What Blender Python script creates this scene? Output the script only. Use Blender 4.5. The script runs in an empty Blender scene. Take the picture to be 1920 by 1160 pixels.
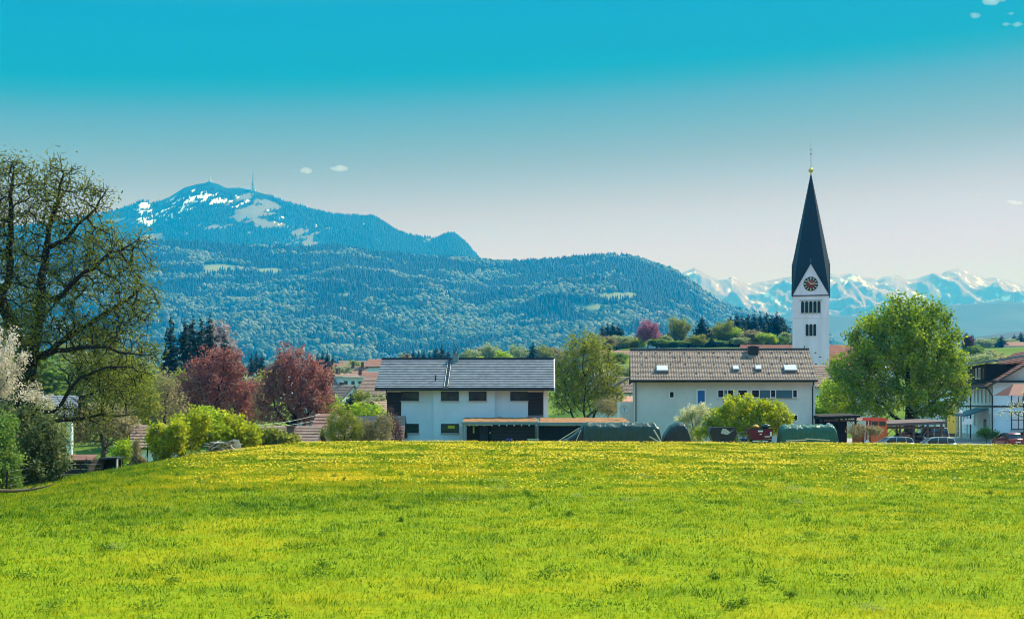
import bpy, math, random
import numpy as np
from mathutils import Vector

SC = bpy.context.scene
COL = SC.collection
R = math.radians

# ------------------------------------------------------------------ camera
F = 2637.0                     # focal length in photo pixels (40 degree view)
HZ = 755.0                     # photo row of the horizon
cam_d = bpy.data.cameras.new('camera')
cam_d.sensor_width = 36.0
cam_d.lens = 36.0 * F / 1920.0
cam_d.shift_y = (HZ - 580.0) / 1920.0
cam_d.clip_start = 0.5
cam_d.clip_end = 60000
cam = bpy.data.objects.new('camera', cam_d)
cam.location = (0, 0, 0)
cam.rotation_euler = (R(90), 0, 0)
COL.objects.link(cam)
SC.camera = cam

# ------------------------------------------------------------------ exposure
SC.view_settings.view_transform = 'Standard'
SC.view_settings.look = 'None'
SC.view_settings.gamma = 1.0
SC.view_settings.exposure = 0.8
SC.cycles.use_denoising = True
SC.cycles.max_bounces = 6
SC.cycles.diffuse_bounces = 4
SC.cycles.glossy_bounces = 2
SC.cycles.transmission_bounces = 3
SC.cycles.transparent_max_bounces = 6
SC.cycles.volume_bounces = 1
SC.cycles.filter_width = 1.0
SC.cycles.sample_clamp_indirect = 6.0

# ------------------------------------------------------------------ sun and sky
SUN_EL, SUN_AZ = R(47), R(52)          # azimuth measured from the view axis (+y) towards +x
sun_dir = Vector((math.sin(SUN_AZ) * math.cos(SUN_EL), math.cos(SUN_AZ) * math.cos(SUN_EL), math.sin(SUN_EL)))
sun_l = bpy.data.lights.new('sun', 'SUN')
sun_l.energy = 4.6
sun_l.angle = R(0.5)
sun_l.color = (1.0, 0.96, 0.90)
sun = bpy.data.objects.new('sun', sun_l)
sun.rotation_euler = (-sun_dir).to_track_quat('-Z', 'Y').to_euler()
sun.location = (60, 60, 120)
COL.objects.link(sun)

def lin(c):
    return tuple((x / 255 / 12.92) if x / 255 <= 0.04045 else ((x / 255 + 0.055) / 1.055) ** 2.4 for x in c)

W = bpy.data.worlds.new('World')
SC.world = W
W.use_nodes = True
nt = W.node_tree
nt.nodes.clear()
out = nt.nodes.new('ShaderNodeOutputWorld')
bg = nt.nodes.new('ShaderNodeBackground')
bg2 = nt.nodes.new('ShaderNodeBackground')
add = nt.nodes.new('ShaderNodeAddShader')
sky = nt.nodes.new('ShaderNodeTexSky')
sky.sky_type = 'NISHITA'
sky.sun_disc = False
sky.sun_elevation = SUN_EL
sky.sun_rotation = SUN_AZ
tc = nt.nodes.new('ShaderNodeTexCoord')
sep = nt.nodes.new('ShaderNodeSeparateXYZ')
ramp = nt.nodes.new('ShaderNodeValToRGB')
nt.links.new(tc.outputs['Generated'], sep.inputs[0])
# the pale horizon reaches higher on the sun's side of the sky
tilt = nt.nodes.new('ShaderNodeMath'); tilt.operation = 'MULTIPLY_ADD'; tilt.inputs[1].default_value = -0.045
nt.links.new(sep.outputs['X'], tilt.inputs[0]); nt.links.new(sep.outputs['Z'], tilt.inputs[2])
nt.links.new(tilt.outputs[0], ramp.inputs[0])
nt.links.new(sky.outputs[0], bg2.inputs[0])
bg2.inputs[1].default_value = 0.002
nt.links.new(ramp.outputs[0], bg.inputs[0])
bg.inputs[1].default_value = 0.62
nt.links.new(bg.outputs[0], add.inputs[0])
nt.links.new(bg2.outputs[0], add.inputs[1])
nt.links.new(add.outputs[0], out.inputs[0])
# air colour by elevation (sine), horizon to zenith
SKY = [(0.0, (0.656, 0.443, 0.812)), (0.1, (0.656, 0.443, 0.812)), (0.1186, (0.585, 0.448, 0.653)), (0.1334, (0.524, 0.386, 0.424)), (0.1518, (0.383, 0.322, 0.252)), (0.17, (0.263, 0.258, 0.133)), (0.1881, (0.172, 0.239, 0.131)), (0.206, (0.096, 0.22, 0.197)), (0.2201, (0.023, 0.222, 0.21)), (0.2306, (0.0, 0.227, 0.253)), (0.2411, (0.0, 0.219, 0.272)), (0.2583, (0.0, 0.225, 0.342)), (0.2753, (0.0, 0.22, 0.365)), (0.34, (0.16, 0.72, 1.15)), (1.0, (0.42, 0.95, 1.5))]
cr = ramp.color_ramp
while len(cr.elements) < len(SKY):
    cr.elements.new(0.5)
for e, (p, c) in zip(cr.elements, SKY):
    e.position = p
for e, (p, c) in zip(cr.elements, SKY):
    e.color = (*c, 1)

# ------------------------------------------------------------------ tagging
def tag(o, label, cat, group=None):
    o['label'] = label
    o['category'] = cat
    if group:
        o['group'] = group
    return o

def kind(o, k):
    o['kind'] = k
    return o

def thing(name, label, cat, loc=(0, 0, 0), rz=0.0, group=None):
    o = bpy.data.objects.new(name, None)
    o.empty_display_size = 0.5
    o.location = loc
    o.rotation_euler = (0, 0, rz)
    COL.objects.link(o)
    return tag(o, label, cat, group)

def copy_tree(o, parent=None):
    c = o.copy()
    COL.objects.link(c)
    if parent is not None:
        c.parent = parent
    for ch in list(o.children):
        copy_tree(ch, c)
    return c

def at(px, py, d):
    """the point that photo pixel (px, py) shows at distance d"""
    return Vector(((px - 960) / F * d, d, (HZ - py) / F * d))
def X(px, d): return (px - 960) / F * d
def Z(py, d): return (HZ - py) / F * d

# ------------------------------------------------------------------ mesh helpers
def fast(name, V, Fc, mat, parent=None, attrs=None, smooth=False):
    V = np.ascontiguousarray(V, dtype=np.float32)
    Fc = np.ascontiguousarray(Fc, dtype=np.int32)
    me = bpy.data.meshes.new(name)
    n, k = Fc.shape
    me.vertices.add(len(V))
    me.vertices.foreach_set('co', V.ravel())
    me.loops.add(n * k)
    me.loops.foreach_set('vertex_index', Fc.ravel())
    me.polygons.add(n)
    me.polygons.foreach_set('loop_start', np.arange(0, n * k, k, dtype=np.int32))
    try:
        me.polygons.foreach_set('loop_total', np.full(n, k, dtype=np.int32))
    except Exception:
        pass
    if smooth:
        me.polygons.foreach_set('use_smooth', np.ones(n, dtype=bool))
    for an, av in (attrs or {}).items():
        a = me.attributes.new(an, 'FLOAT', 'POINT')
        a.data.foreach_set('value', np.ascontiguousarray(av, dtype=np.float32))
    me.update(calc_edges=True)
    me.validate()
    if mat:
        me.materials.append(mat)
    o = bpy.data.objects.new(name, me)
    COL.objects.link(o)
    if parent is not None:
        o.parent = parent
    return o

class MB:
    """collects faces and links them as one mesh object"""
    def __init__(self):
        self.v = []; self.f = []; self.m = []; self.sm = []
    def add(self, vs, fs, m=0, smooth=False):
        b = len(self.v)
        self.v += [tuple(p) for p in vs]
        for f in fs:
            self.f.append([b + i for i in f]); self.m.append(m); self.sm.append(smooth)
        return self
    def box(self, c, s, rz=0.0, m=0, rx=0.0, ry=0.0):
        hx, hy, hz = s[0] / 2, s[1] / 2, s[2] / 2
        vs = []
        for dz in (-hz, hz):
            for dx, dy in ((-hx, -hy), (hx, -hy), (hx, hy), (-hx, hy)):
                x, y, z = dx, dy, dz
                if rx: y, z = y * math.cos(rx) - z * math.sin(rx), y * math.sin(rx) + z * math.cos(rx)
                if ry: x, z = x * math.cos(ry) + z * math.sin(ry), -x * math.sin(ry) + z * math.cos(ry)
                if rz: x, y = x * math.cos(rz) - y * math.sin(rz), x * math.sin(rz) + y * math.cos(rz)
                vs.append((c[0] + x, c[1] + y, c[2] + z))
        return self.add(vs, [(3, 2, 1, 0), (4, 5, 6, 7), (0, 1, 5, 4), (1, 2, 6, 5), (2, 3, 7, 6), (3, 0, 4, 7)], m)
    def b(self, x0, x1, y0, y1, z0, z1, m=0):
        return self.box(((x0 + x1) / 2, (y0 + y1) / 2, (z0 + z1) / 2), (abs(x1 - x0), abs(y1 - y0), abs(z1 - z0)), m=m)
    def prism(self, poly, axis, a0, a1, m=0):
        """poly: list of 2d points; extruded along axis 'x','y' or 'z'"""
        def mk(p, a):
            return {'x': (a, p[0], p[1]), 'y': (p[0], a, p[1]), 'z': (p[0], p[1], a)}[axis]
        n = len(poly)
        vs = [mk(p, a0) for p in poly] + [mk(p, a1) for p in poly]
        fs = [tuple(range(n))[::-1], tuple(range(n, 2 * n))] + [(i, (i + 1) % n, n + (i + 1) % n, n + i) for i in range(n)]
        return self.add(vs, fs, m)
    def tube(self, pts, rad, n=8, m=0, caps=True, smooth=True):
        pts = [Vector(p) for p in pts]
        if not hasattr(rad, '__len__'): rad = [rad] * len(pts)
        vs = []; fs = []
        for i, p in enumerate(pts):
            d = (pts[min(i + 1, len(pts) - 1)] - pts[max(i - 1, 0)]).normalized()
            a = d.orthogonal().normalized() if i == 0 else (a - d * a.dot(d)).normalized()
            bb = d.cross(a)
            for k in range(n):
                t = 2 * math.pi * k / n
                vs.append(p + (a * math.cos(t) + bb * math.sin(t)) * rad[i])
        for i in range(len(pts) - 1):
            for k in range(n):
                fs.append((i * n + k, i * n + (k + 1) % n, (i + 1) * n + (k + 1) % n, (i + 1) * n + k))
        self.add(vs, fs, m, smooth)
        if caps:
            L = len(pts) - 1
            self.add([vs[k] for k in range(n)], [tuple(range(n))[::-1]], m)
            self.add([vs[L * n + k] for k in range(n)], [tuple(range(n))], m)
        return self
    def lathe(self, prof, c=(0, 0, 0), n=16, m=0, axis='z', smooth=True):
        vs = []; fs = []
        for r, h in prof:
            for k in range(n):
                t = 2 * math.pi * k / n
                p = (r * math.cos(t), r * math.sin(t), h)
                if axis == 'y': p = (p[0], p[2], p[1])
                if axis == 'x': p = (p[2], p[0], p[1])
                vs.append((c[0] + p[0], c[1] + p[1], c[2] + p[2]))
        for i in range(len(prof) - 1):
            for k in range(n):
                fs.append((i * n + k, i * n + (k + 1) % n, (i + 1) * n + (k + 1) % n, (i + 1) * n + k))
        return self.add(vs, fs, m, smooth)
    def ball(self, c, r, n=12, m=0):
        prof = [(max(1e-4, r * math.sin(math.pi * i / n)), -r * math.cos(math.pi * i / n)) for i in range(n + 1)]
        return self.lathe(prof, c, n + 4, m)
    def build(self, name, mats, parent=None, label=None):
        me = bpy.data.meshes.new(name)
        me.from_pydata(self.v, [], self.f)
        if not isinstance(mats, (list, tuple)): mats = [mats]
        for x in mats: me.materials.append(x)
        me.polygons.foreach_set('material_index', self.m)
        me.polygons.foreach_set('use_smooth', self.sm)
        me.validate(); me.update()
        o = bpy.data.objects.new(name, me)
        COL.objects.link(o)
        if parent is not None: o.parent = parent
        if label: o['label'] = label
        return o

# ------------------------------------------------------------------ noise in numpy
def vnoise(x, y, seed=0):
    x = np.asarray(x, dtype=np.float64); y = np.asarray(y, dtype=np.float64)
    xi = np.floor(x).astype(np.int64); yi = np.floor(y).astype(np.int64)
    fx = x - xi; fy = y - yi
    ux = fx * fx * fx * (fx * (fx * 6 - 15) + 10); uy = fy * fy * fy * (fy * (fy * 6 - 15) + 10)
    def g(ix, iy, dx, dy):
        h = (ix * 374761393 + iy * 668265263 + seed * 974711) & 0xffffffff
        h = ((h ^ (h >> 13)) * 1274126177) & 0xffffffff
        h = (h ^ (h >> 16)) & 0xffff
        a = h * (2 * math.pi / 65536.0)
        return np.cos(a) * dx + np.sin(a) * dy
    n00 = g(xi, yi, fx, fy); n10 = g(xi + 1, yi, fx - 1, fy)
    n01 = g(xi, yi + 1, fx, fy - 1); n11 = g(xi + 1, yi + 1, fx - 1, fy - 1)
    return (n00 * (1 - ux) + n10 * ux) * (1 - uy) + (n01 * (1 - ux) + n11 * ux) * uy
def fbm(x, y, o=5, seed=0, gain=0.5):
    s = 0; a = 1.0
    for i in range(o):
        s = s + a * vnoise(np.asarray(x) * 2 ** i, np.asarray(y) * 2 ** i, seed + i * 17); a *= gain
    return s
def ridged(x, y, o=6, seed=0, gain=0.55):
    s = 0; a = 1.0
    for i in range(o):
        s = s + a * (1 - np.abs(vnoise(np.asarray(x) * 2 ** i, np.asarray(y) * 2 ** i, seed + i * 31)) * 2.2); a *= gain
    return s
def sstep(a, b, x):
    t = np.clip((x - a) / (b - a), 0, 1)
    return t * t * (3 - 2 * t)

# ------------------------------------------------------------------ materials
def nmat(name):
    m = bpy.data.materials.new(name); m.use_nodes = True
    n = m.node_tree.nodes; n.clear()
    o = n.new('ShaderNodeOutputMaterial')
    return m, n, m.node_tree.links, o

def plain(name, c, rough=0.8, var=0.12, scale=3.0, metal=0.0, bump=0.0, spec=0.3, stretch=(1, 1, 1)):
    """solid colour with soft procedural mottling"""
    m, n, l, o = nmat(name)
    b = n.new('ShaderNodeBsdfPrincipled')
    b.inputs['Roughness'].default_value = rough; b.inputs['Metallic'].default_value = metal
    b.inputs['Specular IOR Level'].default_value = spec
    t = n.new('ShaderNodeTexCoord'); mp = n.new('ShaderNodeMapping'); mp.inputs['Scale'].default_value = stretch
    nz = n.new('ShaderNodeTexNoise'); nz.inputs['Scale'].default_value = scale; nz.inputs['Detail'].default_value = 6
    nz.inputs['Roughness'].default_value = 0.65
    l.new(t.outputs['Object'], mp.inputs[0]); l.new(mp.outputs[0], nz.inputs['Vector'])
    r = n.new('ShaderNodeValToRGB')
    r.color_ramp.elements[0].position = 0.3; r.color_ramp.elements[1].position = 0.7
    r.color_ramp.elements[0].color = (*[x * (1 - var) for x in c], 1)
    r.color_ramp.elements[1].color = (*[min(1, x * (1 + var)) for x in c], 1)
    l.new(nz.outputs[0], r.inputs[0]); l.new(r.outputs[0], b.inputs['Base Color'])
    if bump:
        bp = n.new('ShaderNodeBump'); bp.inputs['Strength'].default_value = bump; bp.inputs['Distance'].default_value = 0.05
        l.new(nz.outputs[0], bp.inputs['Height']); l.new(bp.outputs[0], b.inputs['Normal'])
    l.new(b.outputs[0], o.inputs[0])
    return m

def leafmat(name, cols, trans=0.45, rough=0.7):
    """leaf colours spread by the per-leaf attribute 'tint'"""
    m, n, l, o = nmat(name)
    a = n.new('ShaderNodeAttribute'); a.attribute_name = 'tint'
    r = n.new('ShaderNodeValToRGB'); cr = r.color_ramp
    while len(cr.elements) < len(cols): cr.elements.new(0.5)
    for i, e in enumerate(cr.elements): e.position = i / (len(cols) - 1)
    for e, c in zip(cr.elements, cols): e.color = (*c, 1)
    l.new(a.outputs['Fac'], r.inputs[0])
    d = n.new('ShaderNodeBsdfPrincipled'); d.inputs['Roughness'].default_value = rough
    d.inputs['Specular IOR Level'].default_value = 0.25
    t = n.new('ShaderNodeBsdfTranslucent')
    mx = n.new('ShaderNodeMixShader'); mx.inputs[0].default_value = trans
    l.new(r.outputs[0], d.inputs['Base Color']); l.new(r.outputs[0], t.inputs['Color'])
    l.new(d.outputs[0], mx.inputs[1]); l.new(t.outputs[0], mx.inputs[2]); l.new(mx.outputs[0], o.inputs[0])
    return m

def glassmat(name, c=(0.02, 0.03, 0.035), rough=0.08):
    m, n, l, o = nmat(name)
    b = n.new('ShaderNodeBsdfPrincipled'); b.inputs['Base Color'].default_value = (*c, 1)
    b.inputs['Roughness'].default_value = rough; b.inputs['Specular IOR Level'].default_value = 0.6
    l.new(b.outputs[0], o.inputs[0])
    return m

def boards(name, c, c2, scale=9.0, axis='Z'):
    """timber cladding: thin board lines along one axis plus grain"""
    m, n, l, o = nmat(name)
    b = n.new('ShaderNodeBsdfPrincipled'); b.inputs['Roughness'].default_value = 0.85
    b.inputs['Specular IOR Level'].default_value = 0.2
    t = n.new('ShaderNodeTexCoord')
    w = n.new('ShaderNodeTexWave'); w.wave_type = 'BANDS'; w.bands_direction = axis; w.wave_profile = 'SAW'
    w.inputs['Scale'].default_value = scale; w.inputs['Distortion'].default_value = 0.4
    mp = n.new('ShaderNodeMapping'); mp.inputs['Scale'].default_value = (0.6, 0.6, 7) if axis == 'Z' else (7, 0.6, 0.6)
    nz = n.new('ShaderNodeTexNoise'); nz.inputs['Scale'].default_value = 2.0; nz.inputs['Detail'].default_value = 5
    l.new(t.outputs['Object'], w.inputs['Vector']); l.new(t.outputs['Object'], mp.inputs[0]); l.new(mp.outputs[0], nz.inputs['Vector'])
    mx = n.new('ShaderNodeMix'); mx.data_type = 'RGBA'
    mx.inputs[6].default_value = (*c, 1); mx.inputs[7].default_value = (*c2, 1)
    mm = n.new('ShaderNodeMath'); mm.operation = 'MULTIPLY'
    l.new(w.outputs['Fac'], mm.inputs[0]); l.new(nz.outputs[0], mm.inputs[1])
    l.new(mm.outputs[0], mx.inputs[0]); l.new(mx.outputs[2], b.inputs['Base Color'])
    bp = n.new('ShaderNodeBump'); bp.inputs['Strength'].default_value = 0.5; bp.inputs['Distance'].default_value = 0.02
    l.new(w.outputs['Fac'], bp.inputs['Height']); l.new(bp.outputs[0], b.inputs['Normal'])
    l.new(b.outputs[0], o.inputs[0])
    return m

def blend(name, stops, attr, rough=0.9, nscale=None, namp=0.15):
    """surface colour picked by a mesh attribute, roughened by noise"""
    m, n, l, o = nmat(name)
    a = n.new('ShaderNodeAttribute'); a.attribute_name = attr
    r = n.new('ShaderNodeValToRGB'); cr = r.color_ramp
    while len(cr.elements) < len(stops): cr.elements.new(0.5)
    for e, (p, c) in zip(cr.elements, stops): e.position = p
    for e, (p, c) in zip(cr.elements, stops): e.color = (*c, 1)
    src = a.outputs['Fac']
    if nscale:
        t = n.new('ShaderNodeTexCoord'); nz = n.new('ShaderNodeTexNoise')
        nz.inputs['Scale'].default_value = nscale; nz.inputs['Detail'].default_value = 8
        l.new(t.outputs['Object'], nz.inputs['Vector'])
        s1 = n.new('ShaderNodeMath'); s1.operation = 'MULTIPLY_ADD'
        s1.inputs[1].default_value = namp * 2; s1.inputs[2].default_value = -namp
        l.new(nz.outputs[0], s1.inputs[0])
        s2 = n.new('ShaderNodeMath'); s2.operation = 'ADD'
        l.new(s1.outputs[0], s2.inputs[0]); l.new(src, s2.inputs[1]); src = s2.outputs[0]
    l.new(src, r.inputs[0])
    b = n.new('ShaderNodeBsdfPrincipled'); b.inputs['Roughness'].default_value = rough
    b.inputs['Specular IOR Level'].default_value = 0.1
    l.new(r.outputs[0], b.inputs['Base Color']); l.new(b.outputs[0], o.inputs[0])
    return m
# =================================================================== LAND
rng = np.random.default_rng(7)
random.seed(7)

# ---- the valley floor: rows of distance, columns of direction (photo pixel column)
VC = np.array([-2600, 0, 300, 560, 690, 1000, 1180, 1500, 1800, 2000, 4600], float)
VY = np.array([2, 98, 116, 150, 200, 300, 380, 450, 520, 700, 1200, 2500, 3500, 30000], float)
VT = np.array([
    [-14] * 11,
    [-11] * 11,
    [-8.6, -8.6, -8.4, -7.2, -5.0, -4.5, -4.5, -4.6, -4.5, -4.4, -4.4],
    [-9.0, -9.0, -9.0, -8.0, -5.2, -4.5, -4.5, -4.4, -4.2, -4.2, -4.2],
    [-8.0, -8.0, -8.0, -7.5, -6.0, -5.0, -4.6, -4.4, -4.2, -4.2, -4.0],
    [-4.0, -4.0, -4.0, -4.0, -3.0, -3.0, 1.0, 2.0, -1.0, 0.0, 0.0],
    [-1.5, -1.5, -1.0, -1.0, 0.0, 1.0, 10.0, 11.0, 6.0, 6.0, 5.0],
    [0.0, 0.0, 1.0, 2.0, 2.0, 5.0, 17.5, 18.0, 14.0, 13.0, 10.0],
    [2.0, 2.0, 3.0, 4.0, 4.0, 7.0, 18.5, 20.0, 20.0, 21.0, 18.0],
    [5, 5, 6, 8, 8, 10, 13, 16, 24, 26, 24],
    [14, 14, 14, 15, 15, 15, 15, 18, 30, 32, 30],
    [28] * 11, [45] * 11, [60] * 11], float)
def valley_z(x, y):
    x = np.asarray(x, float); y = np.maximum(np.asarray(y, float), 2.001)
    px = np.clip(x / np.maximum(y, 60.0) * F + 960, VC[0], VC[-1] - 1e-3)
    i = np.clip(np.searchsorted(VC, px) - 1, 0, len(VC) - 2)
    j = np.clip(np.searchsorted(VY, y) - 1, 0, len(VY) - 2)
    a = (px - VC[i]) / (VC[i + 1] - VC[i]); b = np.clip((y - VY[j]) / (VY[j + 1] - VY[j]), 0, 1)
    a = a * a * (3 - 2 * a); b = b * b * (3 - 2 * b)
    return (VT[j, i] * (1 - a) + VT[j, i + 1] * a) * (1 - b) + (VT[j + 1, i] * (1 - a) + VT[j + 1, i + 1] * a) * b
def vz(x, y): return float(valley_z(x, y))

# ---- the meadow in front: gently arched, falling off to the left and behind its crest
def meadow_z(x, y):
    x = np.asarray(x, float); y = np.asarray(y, float)
    b = np.interp(y, [-40, 23, 40, 60, 80, 98, 103, 108, 114, 122], [-3.9, -3.53, -3.30, -3.08, -2.93, -2.83, -2.86, -3.2, -4.7, -6.5])
    drop = np.interp(-x, [-40, -30, 10, 15, 17.5, 21, 24.5, 27, 32, 40, 90], [0.35, 0.2, 0.0, 0.08, 0.30, 0.70, 1.2, 1.9, 3.6, 5.0, 6.5])
    drop = drop * np.interp(y, [20, 60, 100], [0.75, 1.0, 1.0])
    hump = 0.12 * fbm(x / 9.0, y / 9.0, 3, 5) * sstep(105, 90, y)
    return b - drop + hump
def mz(x, y): return float(meadow_z(x, y))

def grid_mesh(name, PX, PY, PZ, mat, attrs=None, smooth=True):
    nj, ni = PX.shape
    V = np.stack([PX, PY, PZ], -1).reshape(-1, 3)
    idx = np.arange(nj * ni).reshape(nj, ni)
    Q = np.stack([idx[:-1, :-1], idx[:-1, 1:], idx[1:, 1:], idx[1:, :-1]], -1).reshape(-1, 4)
    return fast(name, V, Q, mat, None, {k: v.reshape(-1) for k, v in (attrs or {}).items()}, smooth)

M = {}
# ---- valley floor sheet
m, n, l, o = nmat('valley_grass')
b = n.new('ShaderNodeBsdfPrincipled'); b.inputs['Roughness'].default_value = 0.95; b.inputs['Specular IOR Level'].default_value = 0.05
t = n.new('ShaderNodeTexCoord'); nz = n.new('ShaderNodeTexNoise'); nz.inputs['Scale'].default_value = 0.02; nz.inputs['Detail'].default_value = 10
r = n.new('ShaderNodeValToRGB')
r.color_ramp.elements[0].position = 0.38; r.color_ramp.elements[0].color = (0.05, 0.10, 0.012, 1)
r.color_ramp.elements[1].position = 0.62; r.color_ramp.elements[1].color = (0.15, 0.20, 0.02, 1)
l.new(t.outputs['Object'], nz.inputs['Vector']); l.new(nz.outputs[0], r.inputs[0]); l.new(r.outputs[0], b.inputs['Base Color']); l.new(b.outputs[0], o.inputs[0])
M['valley'] = m
pxs = np.concatenate([np.arange(-2600, -200, 120), np.arange(-200, 2200, 20), np.arange(2200, 4601, 120)]).astype(float)
ys = np.concatenate([[2, 20, 50, 80, 98, 102, 106, 110, 114], np.arange(118, 330, 6), np.arange(330, 800, 15), np.geomspace(800, 12500, 40)])
GY, GP = np.meshgrid(ys, pxs, indexing='ij')
GX = (GP - 960) / F * np.maximum(GY, 60)
GX = np.clip(GX, -10900, 18400)
kind(grid_mesh('valley_ground', GX, GY, valley_z(GX, GY), M['valley']), 'structure')

# ---- meadow sheet
m, n, l, o = nmat('meadow_turf')
b = n.new('ShaderNodeBsdfPrincipled'); b.inputs['Roughness'].default_value = 0.95; b.inputs['Specular IOR Level'].default_value = 0.05
t = n.new('ShaderNodeTexCoord')
def nnoise(sc, det=6, st=(1, 1, 1), rough=0.6):
    mp = n.new('ShaderNodeMapping'); mp.inputs['Scale'].default_value = st
    q = n.new('ShaderNodeTexNoise'); q.inputs['Scale'].default_value = sc; q.inputs['Detail'].default_value = det; q.inputs['Roughness'].default_value = rough
    l.new(t.outputs['Object'], mp.inputs[0]); l.new(mp.outputs[0], q.inputs['Vector']); return q.outputs[0]
def rampn(src, stops):
    q = n.new('ShaderNodeValToRGB'); c = q.color_ramp
    while len(c.elements) < len(stops): c.elements.new(0.5)
    for e, (p, k) in zip(c.elements, stops): e.position = p
    for e, (p, k) in zip(c.elements, stops): e.color = (*k, 1)
    l.new(src, q.inputs[0]); return q.outputs[0]
fine = rampn(nnoise(7.0, 8, (1, 0.7, 1), 0.75), [(0.30, (0.07, 0.12, 0.002)), (0.48, (0.17, 0.225, 0.003)), (0.68, (0.28, 0.30, 0.005))])
patch = n.new('ShaderNodeAttribute'); patch.attribute_name = 'dry'
lush = n.new('ShaderNodeAttribute'); lush.attribute_name = 'lush'
def mixc(fac, a, bcol):
    q = n.new('ShaderNodeMix'); q.data_type = 'RGBA'
    if isinstance(bcol, tuple): q.inputs[7].default_value = (*bcol, 1)
    else: l.new(bcol, q.inputs[7])
    l.new(fac, q.inputs[0]); l.new(a, q.inputs[6]); return q.outputs[2]
c1 = mixc(patch.outputs['Fac'], fine, (0.50, 0.33, 0.004))
c2 = mixc(lush.outputs['Fac'], c1, (0.045, 0.11, 0.006))
l.new(c2, b.inputs['Base Color']); l.new(b.outputs[0], o.inputs[0])
M['meadow'] = m
def dry_mask(x, y):
    a = sstep(0.0, 0.40, fbm(x / 4.6 + 3.1, y / 3.6, 5, 11, 0.6)) * 0.62
    far = sstep(45, 62, y)                                   # drifts of faded dandelions higher up the slope
    a = a * (0.36 + 0.64 * far)
    strip = np.exp(-((y - 62 - 0.35 * (x + 5)) / 7.0) ** 2) * sstep(6, -4, x) * sstep(-26, -16, x)
    return np.clip(a + 0.65 * strip * (0.5 + fbm(x / 3.0, y / 2.0, 3, 4)) + 0.75 * np.exp(-((y - 52 - 0.25 * (x + 12)) / 4.5) ** 2) * sstep(0, -6, x) * (0.35 + 0.9 * fbm(x / 2.5, y / 2.2, 4, 14)), 0, 0.95)
def lush_mask(x, y):
    a = sstep(0.10, 0.55, fbm(x / 2.0, y / 1.7 + 9, 5, 23, 0.62)) * 0.42
    s = np.exp(-((y - 53 - 0.55 * (x + 6)) / 1.6) ** 2) * sstep(-16, -11, x) * sstep(0, -4, x) * 0.5
    s2 = np.exp(-((y - 46 - 0.5 * (x + 6)) / 3.0) ** 2) * sstep(-13, -8, x) * sstep(2, -3, x) * 0.40
    edge_ = 0.35 * sstep(-0.20, -0.30, x / np.maximum(y, 10)) * sstep(30, 45, y)
    return np.clip(a + s + s2 + edge_, 0, 0.9)
mx_ = np.concatenate([np.arange(-95, -36, 4), np.arange(-36, 44, 0.5), np.arange(44, 100, 4)]).astype(float)
my_ = np.concatenate([np.arange(-30, 16, 4), np.arange(16, 123, 0.5)]).astype(float)
GY, GX = np.meshgrid(my_, mx_, indexing='ij')
kind(grid_mesh('meadow', GX, GY, meadow_z(GX, GY), M['meadow'], {'dry': dry_mask(GX, GY), 'lush': lush_mask(GX, GY)}), 'structure')

# ---- grass blades and dandelions on it
def scatter(n, y0, y1, pad=3.0, power=1.0):
    u = rng.random(n)
    y = y0 + (y1 - y0) * u ** power
    keep_w = 0.372 * y + pad
    x = (rng.random(n) * 2 - 1) * keep_w
    return x, y
def blades(n, y0, y1):
    x, y = scatter(n, y0, y1, 9.0, 1.0)
    k = x > -26.0 + rng.normal(0, 0.5, n); x = x[k]; y = y[k]; n = len(x)
    z = meadow_z(x, y) - 0.01
    lu = lush_mask(x, y); dr = dry_mask(x, y)
    h = (0.055 + 0.075 * rng.random(n)) * (0.7 + 0.9 * lu) * np.clip(1 + 1.1 * vnoise(x / 0.5, y / 0.45, 43), 0.4, 2) * (0.75 + 0.5 * rng.random(n)) * (1 + 0.15 * (y > 60))
    w = (0.0060 + 0.0050 * rng.random(n)) * (y / 22.0) ** 0.9
    az = rng.random(n) * 2 * np.pi
    lean = rng.normal(0, 0.5, (n, 2)) * h[:, None]
    cx = np.cos(az) * w; cy = np.sin(az) * w
    V = np.empty((n, 3, 3))
    V[:, 0] = np.stack([x - cx, y - cy, z], -1); V[:, 1] = np.stack([x + cx, y + cy, z], -1)
    V[:, 2] = np.stack([x + lean[:, 0], y + lean[:, 1], z + h], -1)
    cl = fbm(x / 0.55, y / 0.5, 3, 43)
    tint = np.clip(0.44 + 0.19 * rng.normal(size=n) + 0.50 * dr - 0.40 * lu + 0.32 * fbm(x / 1.5, y / 1.3, 4, 41) + 0.48 * cl, 0, 1)
    return V.reshape(-1, 3), np.repeat(tint, 3)
M['blade'] = leafmat('grass_blade', [(0.030, 0.095, 0.002), (0.105, 0.195, 0.002), (0.225, 0.305, 0.003), (0.36, 0.355, 0.004), (0.52, 0.37, 0.010)], 0.45, 0.8)
V, T = blades(640000, 18, 106)
kind(tag(fast('meadow_grass', V, np.arange(len(V)).reshape(-1, 3), M['blade'], None, {'tint': T}), 'short bright green spring grass covering the meadow', 'grass'), 'stuff')

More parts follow.
